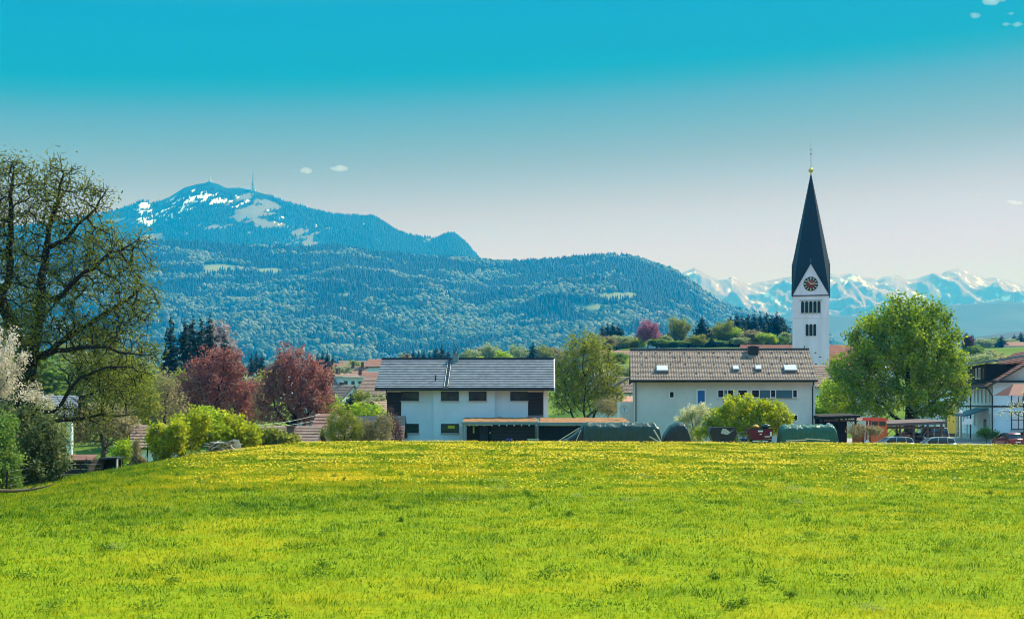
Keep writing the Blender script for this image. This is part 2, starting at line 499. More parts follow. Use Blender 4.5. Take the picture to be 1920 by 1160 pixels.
def flowers(n, y0, y1, r0, r1, dens):
    x, y = scatter(n, y0, y1, 9, 0.8)
    k = (rng.random(n) < dens(x, y)) & (x > -25.5); x = x[k]; y = y[k]; n = len(x)
    z = meadow_z(x, y) + 0.08 + 0.10 * rng.random(n)
    r = r0 + (r1 - r0) * rng.random(n)
    ang = np.arange(6) * np.pi / 3
    tx = rng.normal(0, 0.35, n); ty = rng.normal(-0.15, 0.35, n)
    V = np.empty((n, 7, 3))
    for i, a in enumerate(ang):
        dx = np.cos(a) * r; dy = np.sin(a) * r
        V[:, i] = np.stack([x + dx, y + dy, z - tx * dx - ty * dy], -1)
    V[:, 6] = np.stack([x, y, z + r * 0.45], -1)
    f = np.array([[i, (i + 1) % 6, 6] for i in range(6)])
    FF = (np.arange(n)[:, None, None] * 7 + f[None]).reshape(-1, 3)
    return V.reshape(-1, 3), FF, np.repeat(np.clip(rng.random(n) * 0.8 + 0.1, 0, 1), 7)
def dand(x, y):
    a = sstep(-0.22, 0.35, fbm(x / 5.0, y / 3.6, 5, 77, 0.65)) * sstep(50, 60, y + 3 * fbm(x / 4.0, y / 4.0, 2, 9))
    a = a * (0.35 + 0.65 * sstep(62, 74, y))
    a = a * np.interp(x, [-26, -22, 12, 26, 40], [0.25, 0.8, 0.9, 0.55, 0.42])
    a = a * sstep(-0.255, -0.19, x / y)
    return np.clip(a, 0, 1)
M['dandelion'] = leafmat('dandelion_yellow', [(0.45, 0.26, 0.004), (0.72, 0.50, 0.006), (0.80, 0.62, 0.02)], 0.15, 0.8)
V, FF, T = flowers(155000, 46, 107, 0.026, 0.044, dand)
kind(tag(fast('dandelions', V, FF, M['dandelion'], None, {'tint': T}), 'yellow dandelion flowers crowding the far half of the meadow', 'flowers'), 'stuff')

# ---- coarse weed clumps and dry tufts that break the turf
def clumps(n, y0, y1):
    x, y = scatter(n, y0, y1, 2, 0.8); k = x > -24; x = x[k]; y = y[k]; n = len(x); m_ = 140
    r = rng.uniform(0.10, 0.42, n) * rng.choice([0.6, 1.0, 1.5], n)
    d = rng.normal(size=(n, m_, 2)) * r[:, None, None] * np.array([0.7, 0.5]); hh = np.abs(rng.normal(0.05, 0.05, (n, m_))) + 0.03
    P_ = np.stack([x[:, None] + d[..., 0], y[:, None] + d[..., 1], np.zeros((n, m_))], -1).reshape(-1, 3)
    P_[:, 2] = meadow_z(P_[:, 0], P_[:, 1]) + hh.ravel()
    tone = np.repeat(np.clip(rng.choice([0.1, 0.2, 0.45, 0.85], n, p=[.4, .3, .2, .1]), 0, 1), m_) + rng.normal(0, .1, n * m_)
    nn = rng.normal(size=(n * m_, 3)); nn[:, 2] = np.abs(nn[:, 2]) + .3; nn /= np.linalg.norm(nn, axis=1, keepdims=True)
    a = rng.normal(size=(n * m_, 3)); a -= nn * (a * nn).sum(1, keepdims=True); a /= np.linalg.norm(a, axis=1, keepdims=True); b_ = np.cross(nn, a)
    s_ = (0.014 + 0.020 * rng.random((n * m_, 1)))
    V = np.stack([P_ - a * s_, P_ + b_ * s_ * .5, P_ + a * s_, P_ - b_ * s_ * .5], 1).reshape(-1, 3)
    return V, np.arange(len(V)).reshape(-1, 4), np.repeat(np.clip(tone, 0, 1), 4)
M['weed'] = leafmat('weed_leaf', [(0.05, 0.13, 0.006), (0.10, 0.20, 0.008), (0.20, 0.27, 0.02), (0.42, 0.44, 0.18)], 0.45, 0.8)
V, FF, T = clumps(300, 20, 98)
kind(tag(fast('meadow_weeds', V, FF, M['weed'], None, {'tint': T}), 'dark weed clumps and pale dry tufts scattered through the meadow', 'weeds'), 'stuff')

# =================================================================== MOUNTAINS
def land_strip(name, prof, d0, dr, d1, px0, px1, dpx, nv, mat, amp, nscale, base, seed, attr_fn=None, rid=False, pw=1.35, back=0.35):
    """a range whose crest runs at distance dr; prof is the crest in photo pixels"""
    pp = np.array(prof, float)
    us = np.arange(px0, px1 + 1, dpx, dtype=float)
    v_f = np.concatenate([np.linspace(d0, dr, int(nv * 0.75), endpoint=False), np.linspace(dr, d1, nv - int(nv * 0.75))])
    def height(px, v):
        crest = np.interp(px, pp[:, 0], pp[:, 1])
        zc = (HZ - crest) / F * dr
        t = np.clip((v - d0) / (dr - d0), 0, 1)
        s = t ** pw
        tb = np.clip((v - dr) / (d1 - dr), 0, 1)
        z = base + (zc - base) * s * (1 - back * tb - 0.4 * tb * tb)
        x = (px - 960) / F * v
        nz_ = (ridged(x / nscale, v / nscale * 0.6 + x / nscale * 0.5, 6, seed, 0.48) - 1.1) if rid else fbm(x / nscale, v / nscale, 6, seed)
        env = np.sin(np.pi * np.clip(t, 0, 1)) ** 0.8 * (1 - 0.55 * t) + 0.03
        env = np.where(v > dr, 0.05 + 0.6 * tb, env)
        return z + amp * nz_ * env * np.clip((zc - base) / 400.0, 0.05, 1.2)
    GV, GU = np.meshgrid(v_f, us, indexing='ij')
    GX = (GU - 960) / F * GV
    GZ = height(GU, GV)
    at_ = attr_fn(GU, GV, GX, GZ) if attr_fn else None
    o_ = kind(grid_mesh(name, GX, GV, GZ, mat, at_), 'structure')
    return height, o_

# ---- forest mountain with snow patches under its summit
GR = [(-900, 470), (-400, 440), (0, 428), (100, 418), (190, 401), (230, 392), (250, 384), (264, 377), (290, 380), (320, 368), (345, 352), (370, 345), (393, 341), (410, 345), (424, 352), (450, 351),
      (474, 356), (500, 364), (530, 376), (560, 384), (600, 396), (625, 402), (660, 405), (700, 407), (715, 415), (740, 432), (760, 440), (790, 446), (815, 447), (840, 439), (850, 438),
      (862, 446), (880, 462), (895, 480), (908, 492), (930, 522), (990, 575), (1100, 640)]
def gr_attr(U, V, X_, Z_):
    yy = HZ - Z_ / V * F
    crest = np.interp(U, [p[0] for p in GR], [p[1] for p in GR])
    below = yy - crest
    n1 = fbm(X_ / 60.0 - Z_ / 45.0, Z_ / 60.0 + X_ / 160.0, 5, 5, 0.7)
    n2 = fbm(X_ / 150.0 - Z_ / 120.0, Z_ / 90.0, 5, 15, 0.6)
    env = 0.95 * np.exp(-((U - 350) / 62) ** 2 - ((below - 30) / 24) ** 2) + 0.75 * np.exp(-((U - 270) / 42) ** 2 - ((below - 26) / 26) ** 2) + 0.75 * np.exp(-((U - 425) / 60) ** 2 - ((below - 26) / 18) ** 2) + 0.4 * np.exp(-((U - 540) / 70) ** 2 - ((below - 34) / 22) ** 2)
    snow = sstep(0.62, 0.70, 0.62 * env + 0.75 * n1)
    snow = np.maximum(snow, sstep(0.45, 0.6, np.exp(-((U - 272) / 15) ** 2 - ((below - 8) / 8) ** 2) + 0.35 * n1))
    e2 = 0.5 * np.exp(-((U - 455) / 45) ** 2 - ((below - 45) / 26) ** 2) + 0.42 * np.exp(-((U - 540) / 60) ** 2 - ((below - 50) / 24) ** 2) + 0.62 * np.exp(-((U - 285) / 40) ** 2 - ((yy - 443) / 10) ** 2) + 0.5 * np.exp(-((U - 500) / 60) ** 2 - ((below - 16) / 7) ** 2) + 0.5 * np.exp(-((U - 205) / 45) ** 2 - ((yy - 415) / 12) ** 2)
    bare = sstep(0.34, 0.52, e2 + 0.75 * n2) * 0.33
    return {'cover': np.where(snow > 0.5, 0.6 + 0.4 * snow, bare)}
M['grunt'] = blend('mountain_slope', [(0.0, (0.004, 0.022, 0.02)), (0.12, (0.010, 0.034, 0.03)), (0.25, (0.14, 0.12, 0.09)), (0.42, (0.20, 0.16, 0.12)), (0.62, (0.5, 0.48, 0.46)), (0.8, (0.90, 0.88, 0.86))], 'cover', 0.95, 0.006, 0.05)
h_gr, _ = land_strip('mountain', GR, 5000, 7200, 9000, -900, 1100, 2.5, 150, M['grunt'], 150, 900, 60, 3, gr_attr, False, 1.25)

# ---- long wooded hill in front of it
HI = [(-1200, 480), (-300, 466), (0, 456), (200, 455), (290, 456), (340, 456), (400, 459), (450, 463), (500, 464), (560, 468), (620, 465), (650, 467), (700, 477), (740, 479), (800, 486), (860, 487),
      (900, 491), (940, 495), (1000, 493), (1060, 488), (1110, 485), (1160, 484), (1190, 486), (1230, 500), (1262, 510), (1290, 527), (1320, 550), (1350, 571), (1380, 583), (1430, 594), (1500, 616), (1600, 650), (1800, 700)]
def hill_clear(U, V, X_, Z_):
    yy = HZ - Z_ / V * F
    c = np.zeros_like(U)
    for (a, bq, ra, rb) in ((412, 503, 34, 8), (505, 508, 26, 6), (560, 520, 20, 5), (395, 512, 16, 5), (1160, 556, 36, 9), (1110, 575, 40, 5), (640, 650, 45, 6), (560, 655, 40, 5), (800, 660, 30, 4), (760, 575, 22, 4), (1010, 600, 24, 4), (450, 560, 30, 4), (640, 553, 30, 4)):
        c = np.maximum(c, np.exp(-(((U - a) / ra) ** 4 + ((yy - bq) / rb) ** 4)))
    return c
def hi_attr(U, V, X_, Z_):
    c = hill_clear(U, V, X_, Z_)
    return {'cover': np.clip(c * 0.8 + 0.06 * fbm(X_ / 60, V / 60, 3, 2), 0, 1)}
M['hillground'] = blend('wooded_hill_ground', [(0.0, (0.006, 0.026, 0.018)), (0.3, (0.03, 0.06, 0.03)), (0.55, (0.14, 0.16, 0.07)), (1.0, (0.19, 0.19, 0.09))], 'cover', 0.95, 0.02, 0.05)
h_hi, _ = land_strip('wooded_hill', HI, 3000, 4900, 5700, -1200, 1800, 5, 150, M['hillground'], 110, 620, 45, 9, hi_attr, False, 1.15)

# ---- snowy range at the right, a bluer foothill before it
AL = [(900, 600), (1100, 560), (1200, 545), (1260, 519), (1283, 508), (1303, 500), (1312, 506), (1325, 514), (1345, 523), (1356, 525), (1372, 519), (1400, 533), (1420, 530), (1440, 527), (1460, 521), (1490, 516), (1520, 518), (1560, 512), (1575, 516),
      (1597, 510), (1620, 520), (1645, 524), (1660, 518), (1682, 515), (1700, 524), (1720, 522), (1748, 511), (1765, 513), (1776, 507), (1798, 503), (1815, 511), (1832, 518), (1850, 522), (1868, 519), (1890, 525), (1920, 537), (2000, 515), (2100, 530), (2300, 510), (2600, 560)]
def al_attr(U, V, X_, Z_):
    gx = np.gradient(Z_, axis=1) / np.gradient(X_, axis=1)
    gy = np.gradient(Z_, axis=0) / np.gradient(V, axis=0)
    sl = np.sqrt(gx * gx + gy * gy)
    yy = HZ - Z_ / V * F
    crest = np.interp(U, [p[0] for p in AL], [p[1] for p in AL]); below = yy - crest
    st = fbm(X_ / 55 + Z_ / 75, Z_ / 230, 5, 8, 0.6) * 0.5 + fbm(X_ / 60 - Z_ / 80, Z_ / 260 + 7, 5, 18, 0.6) * 0.5
    sn = 0.33 + 0.80 * st + 0.36 * fbm(X_ / 420, Z_ / 170, 4, 28) - 0.16 * sstep(10, 1, below) - 0.30 * sstep(36, 74, below) - 0.12 * (sl - 0.8)
    return {'cover': np.clip(sn, 0, 1)}
M['alps'] = blend('snow_and_rock', [(0.0, (0.26, 0.14, 0.16)), (0.38, (0.31, 0.17, 0.19)), (0.47, (0.37, 0.22, 0.26)), (0.58, (0.72, 0.58, 0.70)), (1.0, (0.82, 0.70, 0.82))], 'cover', 0.9, 0.012, 0.06)
h_al, _ = land_strip('snowy_mountains', AL, 8300, 11000, 12300, 900, 2600, 2.0, 190, M['alps'], 300, 800, 80, 21, al_attr, True, 0.9)
FH = [(1300, 640), (1400, 610), (1480, 592), (1540, 588), (1600, 592), (1680, 588), (1740, 578), (1790, 571), (1840, 567), (1880, 565), (1920, 567), (2000, 566), (2150, 580), (2500, 620)]
def fh_attr(U, V, X_, Z_): return {'cover': np.clip(0.1 + 0.12 * fbm(X_ / 300, V / 200, 4, 2), 0, 1)}
M['foot'] = blend('foothill_wood', [(0.0, (0.05, 0.04, 0.035)), (1.0, (0.14, 0.12, 0.09))], 'cover')
land_strip('foothill', FH, 5600, 7400, 8100, 1300, 2500, 10, 60, M['foot'], 90, 700, 60, 31, fh_attr)
NR = [(1400, 672), (1560, 655), (1700, 640), (1820, 634), (1860, 627), (1900, 622), (1960, 618), (2100, 625), (2400, 650)]
land_strip('low_hill', NR, 2600, 3800, 4700, 1400, 2400, 10, 50, M['foot'], 40, 500, 40, 37, fh_attr)

# ---- woods on the slopes: thousands of crowns that read as one mass
def cones(P, H, Rr, seed=0):
    """low conifer shapes, three ragged tiers of six points"""
    g = np.random.default_rng(seed); n = len(P)
    Vs = []; Fs = []; base = 0; k = 6
    for (z0, z1, rr) in ((0.02, 0.55, 1.0), (0.33, 0.80, 0.70), (0.62, 1.0, 0.42)):
        V = np.empty((n, k + 1, 3)); a0 = g.random(n) * 6.28
        for i in range(k):
            a = a0 + i * 2 * np.pi / k
            r = Rr * rr * (0.65 + 0.7 * g.random(n))
            V[:, i] = P + np.stack([np.cos(a) * r, np.sin(a) * r, H * (z0 + 0.06 * g.random(n))], -1)
        V[:, k] = P + np.stack([0.06 * Rr * g.normal(size=n), 0 * H, H * z1], -1)
        f = np.array([[i, (i + 1) % k, k] for i in range(k)])
        Fs.append((np.arange(n)[:, None, None] * (k + 1) + f[None]).reshape(-1, 3) + base)
        Vs.append(V.reshape(-1, 3)); base += n * (k + 1)
    return np.concatenate(Vs), np.concatenate(Fs)
_t = (1 + 5 ** 0.5) / 2
ICO_V = np.array([(-1, _t, 0), (1, _t, 0), (-1, -_t, 0), (1, -_t, 0), (0, -1, _t), (0, 1, _t), (0, -1, -_t), (0, 1, -_t), (_t, 0, -1), (_t, 0, 1), (-_t, 0, -1), (-_t, 0, 1)], float)
ICO_V /= np.linalg.norm(ICO_V[0])
ICO_F = np.array([(0, 11, 5), (0, 5, 1), (0, 1, 7), (0, 7, 10), (0, 10, 11), (1, 5, 9), (5, 11, 4), (11, 10, 2), (10, 7, 6), (7, 1, 8), (3, 9, 4), (3, 4, 2), (3, 2, 6), (3, 6, 8), (3, 8, 9), (4, 9, 5), (2, 4, 11), (6, 2, 10), (8, 6, 7), (9, 8, 1)])
def puffs(P, H, Rr, seed=0, lumps=5):
    """low broadleaf crowns, each of several jagged lumps"""
    g = np.random.default_rng(seed); n = len(P); Vs = []; Fs = []; base = 0
    for q in range(lumps):
        a = g.random(n) * 6.28; off = 0.55 * Rr * g.random(n); hz = H * (0.40 + 0.38 * g.random(n))
        c = P + np.stack([np.cos(a) * off, np.sin(a) * off, hz], -1)
        s = Rr * (0.42 + 0.30 * g.random(n))
        V = c[:, None, :] + ICO_V[None] * (s[:, None, None] * (0.65 + 0.7 * g.random((n, 12, 1)))) * np.array([1, 1, 1.1])
        Fs.append((np.arange(n)[:, None, None] * 12 + ICO_F[None]).reshape(-1, 3) + base)
        Vs.append(V.reshape(-1, 3)); base += n * 12
    return np.concatenate(Vs), np.concatenate(Fs)
M['far_conifer'] = leafmat('far_conifer', [(0.003, 0.020, 0.018), (0.007, 0.028, 0.024)], 0.5)
M['far_broad'] = leafmat('far_broadleaf', [(0.11, 0.16, 0.09), (0.21, 0.24, 0.14), (0.36, 0.34, 0.23)], 0.5)
n0 = 76000
U = rng.uniform(-150, 1560, n0); D = 3060 + (5050 - 3060) * rng.random(n0) ** 0.75
Xh = (U - 960) / F * D; Zh = h_hi(U, D); YY = HZ - Zh / D * F
clear = hill_clear(U, D, Xh, Zh)
crest = np.interp(U, [p[0] for p in HI], [p[1] for p in HI])
bl = 1.5 * fbm(Xh / 300.0, D / 110.0, 4, 51) + 0.42 * sstep(25, 120, YY - crest) - 0.16 + 0.20 * np.exp(-((YY - crest - 95) / 30) ** 2) * (U < 760) + 0.22 * sstep(1180, 1300, U)
keep = clear < 0.4
isb = (bl > 0.11) & keep & (rng.random(n0) < 0.95); isc = (~isb) & keep & (rng.random(n0) < 0.95)
P = np.stack([Xh, D, Zh - 1.0], -1)
Hc = 9 + 16 * rng.random(n0) ** 0.8; Rc = Hc * rng.uniform(0.20, 0.30, n0)
V, FF = cones(P[isc], Hc[isc], Rc[isc], 1)
kind(tag(fast('hill_conifers', V, FF, M['far_conifer'], None, {'tint': rng.random(len(V))}), 'dark spruce forest covering the long wooded hill', 'forest'), 'stuff')
sel = isb & (rng.random(n0) < 0.62)
V, FF = puffs(P[sel], Hc[sel] * 0.75, Hc[sel] * 0.40, 2)
nt_ = int(sel.sum()); tt = np.clip(0.5 + 0.9 * fbm(P[sel][:, 0] / 90, P[sel][:, 1] / 90, 3, 61) + 0.12 * rng.normal(size=nt_), 0, 1)
kind(tag(fast('hill_broadleaf_wood', V, FF, M['far_broad'], None, {'tint': np.tile(np.repeat(tt, 12), 5)}), 'pale spring broadleaf woods in bands across the long hill', 'forest'), 'stuff')
n1 = 48000
U = rng.uniform(-300, 990, n1); D = 5700 + (7400 - 5700) * rng.random(n1) ** 0.6
Xh = (U - 960) / F * D; Zh = h_gr(U, D)
A = gr_attr(U, D, Xh, Zh)['cover']; ok = (A < 0.17) & ~((np.interp(U, [p[0] for p in GR], [p[1] for p in GR]) > (HZ - Zh / D * F) - 10) & (U > 300) & (U < 500))
H_ = rng.uniform(8, 19, n1)
V, FF = cones(np.stack([Xh, D, Zh - 1], -1)[ok], H_[ok], H_[ok] * 0.3, 3)
kind(tag(fast('mountain_conifers', V, FF, M['far_conifer'], None, {'tint': rng.random(len(V))}), 'dark spruce forest on the flanks of the snow patched mountain', 'forest'), 'stuff')

# ---- the air itself
m, n, l, o = nmat('haze_air')
pv = n.new('ShaderNodeVolumePrincipled')
pv.inputs['Color'].default_value = (0.002, 0.222, 0.60, 1)
pv.inputs['Absorption Color'].default_value = (1, 0.96, 0.02, 1)
pv.inputs['Density'].default_value = 0.00020
pv.inputs['Anisotropy'].default_value = 0.1
l.new(pv.outputs[0], o.inputs['Volume'])
M['haze'] = m
hb = MB(); hb.b(-11000, 18500, -250, 13000, -16, 1172)
kind(tag(hb.build('haze', M['haze']), 'thin blue spring haze filling the valley air', 'haze'), 'stuff')
# =================================================================== TREES
def grow(pos, par, attr, step, kill, infl, maxit=70, jit=0.18, trop=(0, 0, 0.05), seed=0, maxn=3000):
    """space colonisation: the skeleton grows towards the attractor points"""
    g = np.random.default_rng(seed)
    pos = [np.array(p, float) for p in pos]; par = list(par); nch = [0] * len(pos)
    for p in par:
        if p >= 0: nch[p] += 1
    A = np.array(attr, float); alive = np.ones(len(A), bool)
    P = np.array(pos)
    D = np.linalg.norm(A[:, None] - P[None], axis=2); ni = D.argmin(1); nd = D.min(1)
    trop = np.array(trop)
    for it in range(maxit):
        act = alive & (nd < infl)
        if not act.any(): break
        ids = ni[act]; vec = A[act] - np.array(pos)[ids]
        vec /= (np.linalg.norm(vec, axis=1, keepdims=True) + 1e-9)
        new = []; newpar = []
        order = np.argsort(ids); ids = ids[order]; vec = vec[order]
        u, st = np.unique(ids, return_index=True); st = list(st) + [len(ids)]
        for k, i in enumerate(u):
            if nch[i] >= 3: 
                continue
            d = vec[st[k]:st[k + 1]].mean(0)
            dn = np.linalg.norm(d)
            if dn < 0.15: d = vec[st[k]] 
            d = d / (np.linalg.norm(d) + 1e-9) + trop + g.normal(0, jit, 3)
            d /= np.linalg.norm(d)
            new.append(pos[i] + d * step); newpar.append(int(i)); nch[i] += 1
        if not new: break
        b = len(pos); N = np.array(new)
        pos += new; par += newpar; nch += [0] * len(new)
        Dn = np.linalg.norm(A[:, None] - N[None], axis=2); m = Dn.min(1); j = Dn.argmin(1)
        up = m < nd; nd[up] = m[up]; ni[up] = b + j[up]
        alive &= nd > kill
        if len(pos) > maxn: break
    return np.array(pos), np.array(par)

def radii(par, tip, expo, base=None):
    n = len(par); acc = np.zeros(n); cnt = np.zeros(n, int)
    for i in range(n - 1, -1, -1):                     # children always follow their parent
        if acc[i] == 0: acc[i] = tip ** expo; cnt[i] = 1
        if par[i] >= 0: acc[par[i]] += acc[i]; cnt[par[i]] += cnt[i]
    r = acc ** (1 / expo)
    if base: 
        f = math.log(base / tip) / math.log(r[0] / tip) if r[0] > tip * 1.01 else 1
        r = tip * (r / tip) ** f
    return r, cnt

def limbs_mesh(pos, par, r, sides=5):
    n = len(pos); ch = np.nonzero(par >= 0)[0]; p = par[ch]
    d = pos[ch] - pos[p]; L = np.linalg.norm(d, axis=1, keepdims=True) + 1e-9; d = d / L
    dn = np.zeros((n, 3)); dn[ch] = d
    root = np.nonzero(par < 0)[0]
    for q in root: dn[q] = (0, 0, 1)
    best = np.full(n, -1); br = np.zeros(n)
    for c, q in zip(ch, p):
        if r[c] > br[q]: br[q] = r[c]; best[q] = c
    main = best[p] == ch
    sd = np.where(main[:, None], dn[p] + d, d); sd /= np.linalg.norm(sd, axis=1, keepdims=True) + 1e-9
    bc = best[ch]; ed = d.copy(); hb = bc >= 0
    ed[hb] = d[hb] + dn[bc[hb]]; ed /= np.linalg.norm(ed, axis=1, keepdims=True) + 1e-9
    sr = np.where(main, r[p], np.minimum(r[p] * 0.9, r[ch] * 1.25)); er = r[ch]
    def ring(c, dd, rr):
        ref = np.array([0.31, 0.87, 0.23]); a = ref[None] - dd * (dd @ ref)[:, None]
        a /= np.linalg.norm(a, axis=1, keepdims=True) + 1e-9
        b_ = np.cross(dd, a); t = np.arange(sides) * 2 * np.pi / sides
        return c[:, None] + (a[:, None] * np.cos(t)[None, :, None] + b_[:, None] * np.sin(t)[None, :, None]) * rr[:, None, None]
    V = np.concatenate([ring(pos[p], sd, sr), ring(pos[ch], ed, er)], axis=1).reshape(-1, 3)
    k = np.arange(sides); q = np.stack([k, (k + 1) % sides, sides + (k + 1) % sides, sides + k], -1)
    FF = (np.arange(len(ch))[:, None, None] * 2 * sides + q[None]).reshape(-1, 4)
    return V, FF

def twigs(pos, par, r, cnt, k, ln, tr, g, lim=4):
    """fine side twigs on the outermost shoots"""
    tip = np.nonzero(cnt <= lim)[0]; idx = np.repeat(tip, k); p0 = pos[idx]; d = pos[idx] - pos[np.maximum(par[idx], 0)]
    d /= np.linalg.norm(d, axis=1, keepdims=True) + 1e-9
    e = d * .7 + g.normal(0, .65, d.shape); e[:, 2] += .15; e /= np.linalg.norm(e, axis=1, keepdims=True)
    q = p0 + e * (ln * (.5 + g.random((len(idx), 1)))); n0_ = len(pos)
    return np.concatenate([pos, q]), np.concatenate([par, idx]), np.concatenate([r, np.full(len(q), tr)]), np.concatenate([cnt, np.ones(len(q), int)])

def leaves_mesh(P, size, g, up=0.35, aspect=0.62, fold=0.25):
    n = len(P)
    nrm = g.normal(size=(n, 3)); nrm[:, 2] += up; nrm /= np.linalg.norm(nrm, axis=1, keepdims=True)
    a = g.normal(size=(n, 3)); a -= nrm * (a * nrm).sum(1, keepdims=True); a /= np.linalg.norm(a, axis=1, keepdims=True)
    b_ = np.cross(nrm, a); s = size * (0.6 + 0.8 * g.random((n, 1)))
    V = np.stack([P - a * s, P + b_ * s * aspect + nrm * s * fold, P + a * s, P - b_ * s * aspect + nrm * s * fold * 0.5], 1).reshape(-1, 3)
    return V, np.arange(4 * n).reshape(-1, 4)

def blob_points(n, blobs, g, shell=0.45):
    """points inside a union of ellipsoids (x, y, z, rx, ry, rz), fuller towards their skins"""
    w = np.array([b_[3] * b_[4] * b_[5] for b_ in blobs]) ** 0.75; w /= w.sum()
    k = g.choice(len(blobs), n, p=w); B = np.array(blobs)[k]
    d = g.normal(size=(n, 3)); d /= np.linalg.norm(d, axis=1, keepdims=True)
    rr = g.random((n, 1)) ** shell
    return B[:, :3] + d * rr * B[:, 3:]

def build_tree(name, label, cat, loc, blobs, leaf, bark, n_attr=420, step=0.7, n_leaf=9000, lsize=0.16, spread=0.5, trunk=None, base_r=0.25, tip=0.018,
               seed=1, group=None, sides=5, expo=2.2, shell=0.45, rz=0.0, up=0.35, twig=0, trop=(0, 0, 0.05), kill=None, infl=None, roots=None, leaf_from=0.0, crown='crown', stem='trunk', maxn=2600, gaps=0.35):
    g = np.random.default_rng(seed)
    A = blob_points(n_attr, blobs, g, shell)
    A = A[A[:, 2] > 0.25]
    if roots is None:
        if trunk is None: trunk = [(0, 0, -0.3), (0, 0, 1.5)]
        roots = [trunk]
    pos = []; par = []
    for ti, tr in enumerate(roots):
        link = -1
        if ti and not isinstance(tr[0], int): tr = (0, [q for q in tr if q[2] > 0])
        if isinstance(tr, tuple) and len(tr) == 2 and isinstance(tr[0], int): link, tr = tr
        first = True
        for q in range(len(tr)):
            a = np.array(tr[q], float)
            if first and link >= 0:
                first = False; last = link
                d0 = np.array(pos[link]); seg = a - d0; m_ = max(1, int(np.linalg.norm(seg) / step))
                for s_ in range(1, m_ + 1): pos.append(d0 + seg * s_ / m_); par.append(last); last = len(pos) - 1
                continue
            if first: pos.append(a); par.append(-1); last = len(pos) - 1; first = False; continue
            d0 = np.array(pos[last]); seg = a - d0; m_ = max(1, int(np.linalg.norm(seg) / step))
            for s_ in range(1, m_ + 1):
                pos.append(d0 + seg * s_ / m_ + g.normal(0, 0.04 * step, 3)); par.append(last); last = len(pos) - 1
    pos, par = grow(pos, par, A, step, kill or step * 1.6, infl or step * 9, seed=seed, trop=trop, maxn=maxn)
    r, cnt = radii(par, tip, expo, base_r)
    if twig: pos, par, r, cnt = twigs(pos, par, r, cnt, twig, step * 1.3, tip * .6, g)
    t = thing(name, label, cat, loc, rz, group)
    V, FF = limbs_mesh(pos, par, r, sides)
    fast(stem, V, FF, bark, t, None, True)
    if n_leaf:
        ok = (cnt <= 5) & (pos[:, 2] > leaf_from)
        tips = pos[ok]
        if len(tips) == 0: tips = pos
        # some tips stay bare so that the crown keeps openings
        wgt = np.clip(1 - gaps + 0.9 * vnoise(tips[:, 0] / (3.2 * step) + seed, tips[:, 2] / (3.2 * step) + tips[:, 1] / (4 * step), seed), 0.05, 2)
        k = g.choice(len(tips), n_leaf, p=wgt / wgt.sum())
        LP = tips[k] + g.normal(0, spread, (n_leaf, 3))
        LP[:, 2] = np.maximum(LP[:, 2], 0.05)
        V, FF = leaves_mesh(LP, lsize, g, up)
        tone = g.random(len(tips))[k] * 0.45 + g.random(n_leaf) * 0.55
        fast(crown, V, FF, leaf, t, {'tint': np.repeat(tone, 4)})
    return t

def build_conifer(name, label, cat, loc, h, r, leaf, bark, seed=1, group=None, levels=26, per=9, bare=0.06, rz=0.0, droop=0.25, ragged=0.35, seg=4):
    g = np.random.default_rng(seed); t = thing(name, label, cat, loc, rz, group)
    mb = MB(); mb.tube([(0, 0, -0.5), (0, 0, h * 0.5), (0, 0, h * 0.98)], [r * 0.075 + 0.05, r * 0.05 + 0.03, 0.015], 6); mb.build('trunk', bark, t)
    Vs = []; tn = []
    for i in range(levels):
        f = i / (levels - 1); z = h * (bare + (1 - bare) * f)
        ln = r * ((1 - f) ** 0.85 * 0.96 + 0.035) * (1 - 0.35 * math.exp(-f * 12))
        for q in range(max(4, int(per * (1 - 0.55 * f)))):
            a = g.random() * 6.283; L_ = ln * (1 - ragged + 2 * ragged * g.random() * 0.85)
            ca, sa = math.cos(a), math.sin(a); zz_ = z + g.normal() * 0.75 * h / levels; prev = np.array([0, 0, zz_]); w = L_ * 0.26 + 0.05
            for s_ in range(1, seg + 1):
                u = s_ / seg
                e = np.array([ca * L_ * u, sa * L_ * u, zz_ - droop * L_ * (u - 0.55 * u * u) + 0.06 * L_ * g.normal()])
                side = np.array([-sa, ca, 0]) * w * 1.5 * (1 - 0.5 * u) * (0.7 + 0.6 * g.random()); hang = np.array([0, 0, -1]) * w * (0.45 + 0.7 * g.random())
                Vs.append([prev, prev * 0.4 + e * 0.6 + side + hang, e, prev * 0.4 + e * 0.6 - side + hang]); tn.append(g.random())
                Vs.append([prev, prev * 0.5 + e * 0.5 + side * 0.2 - hang * 0.4, e + (e - prev) * 0.15, prev * 0.5 + e * 0.5 + hang * 1.2]); tn.append(g.random())
                prev = e
    V = np.array(Vs).reshape(-1, 3)
    fast('crown', V, np.arange(len(V)).reshape(-1, 4), leaf, t, {'tint': np.repeat(tn, 4)})
    return t

def place(src, loc, s=1.0, rz=0.0, label=None, group=None, sz=None):
    c = copy_tree(src); c.location = loc; c.rotation_euler = (0, 0, rz); c.scale = (s, s, sz or s)
    if label: c['label'] = label
    if group: c['group'] = group
    elif 'group' in c.keys() and group is False: del c['group']
    return c

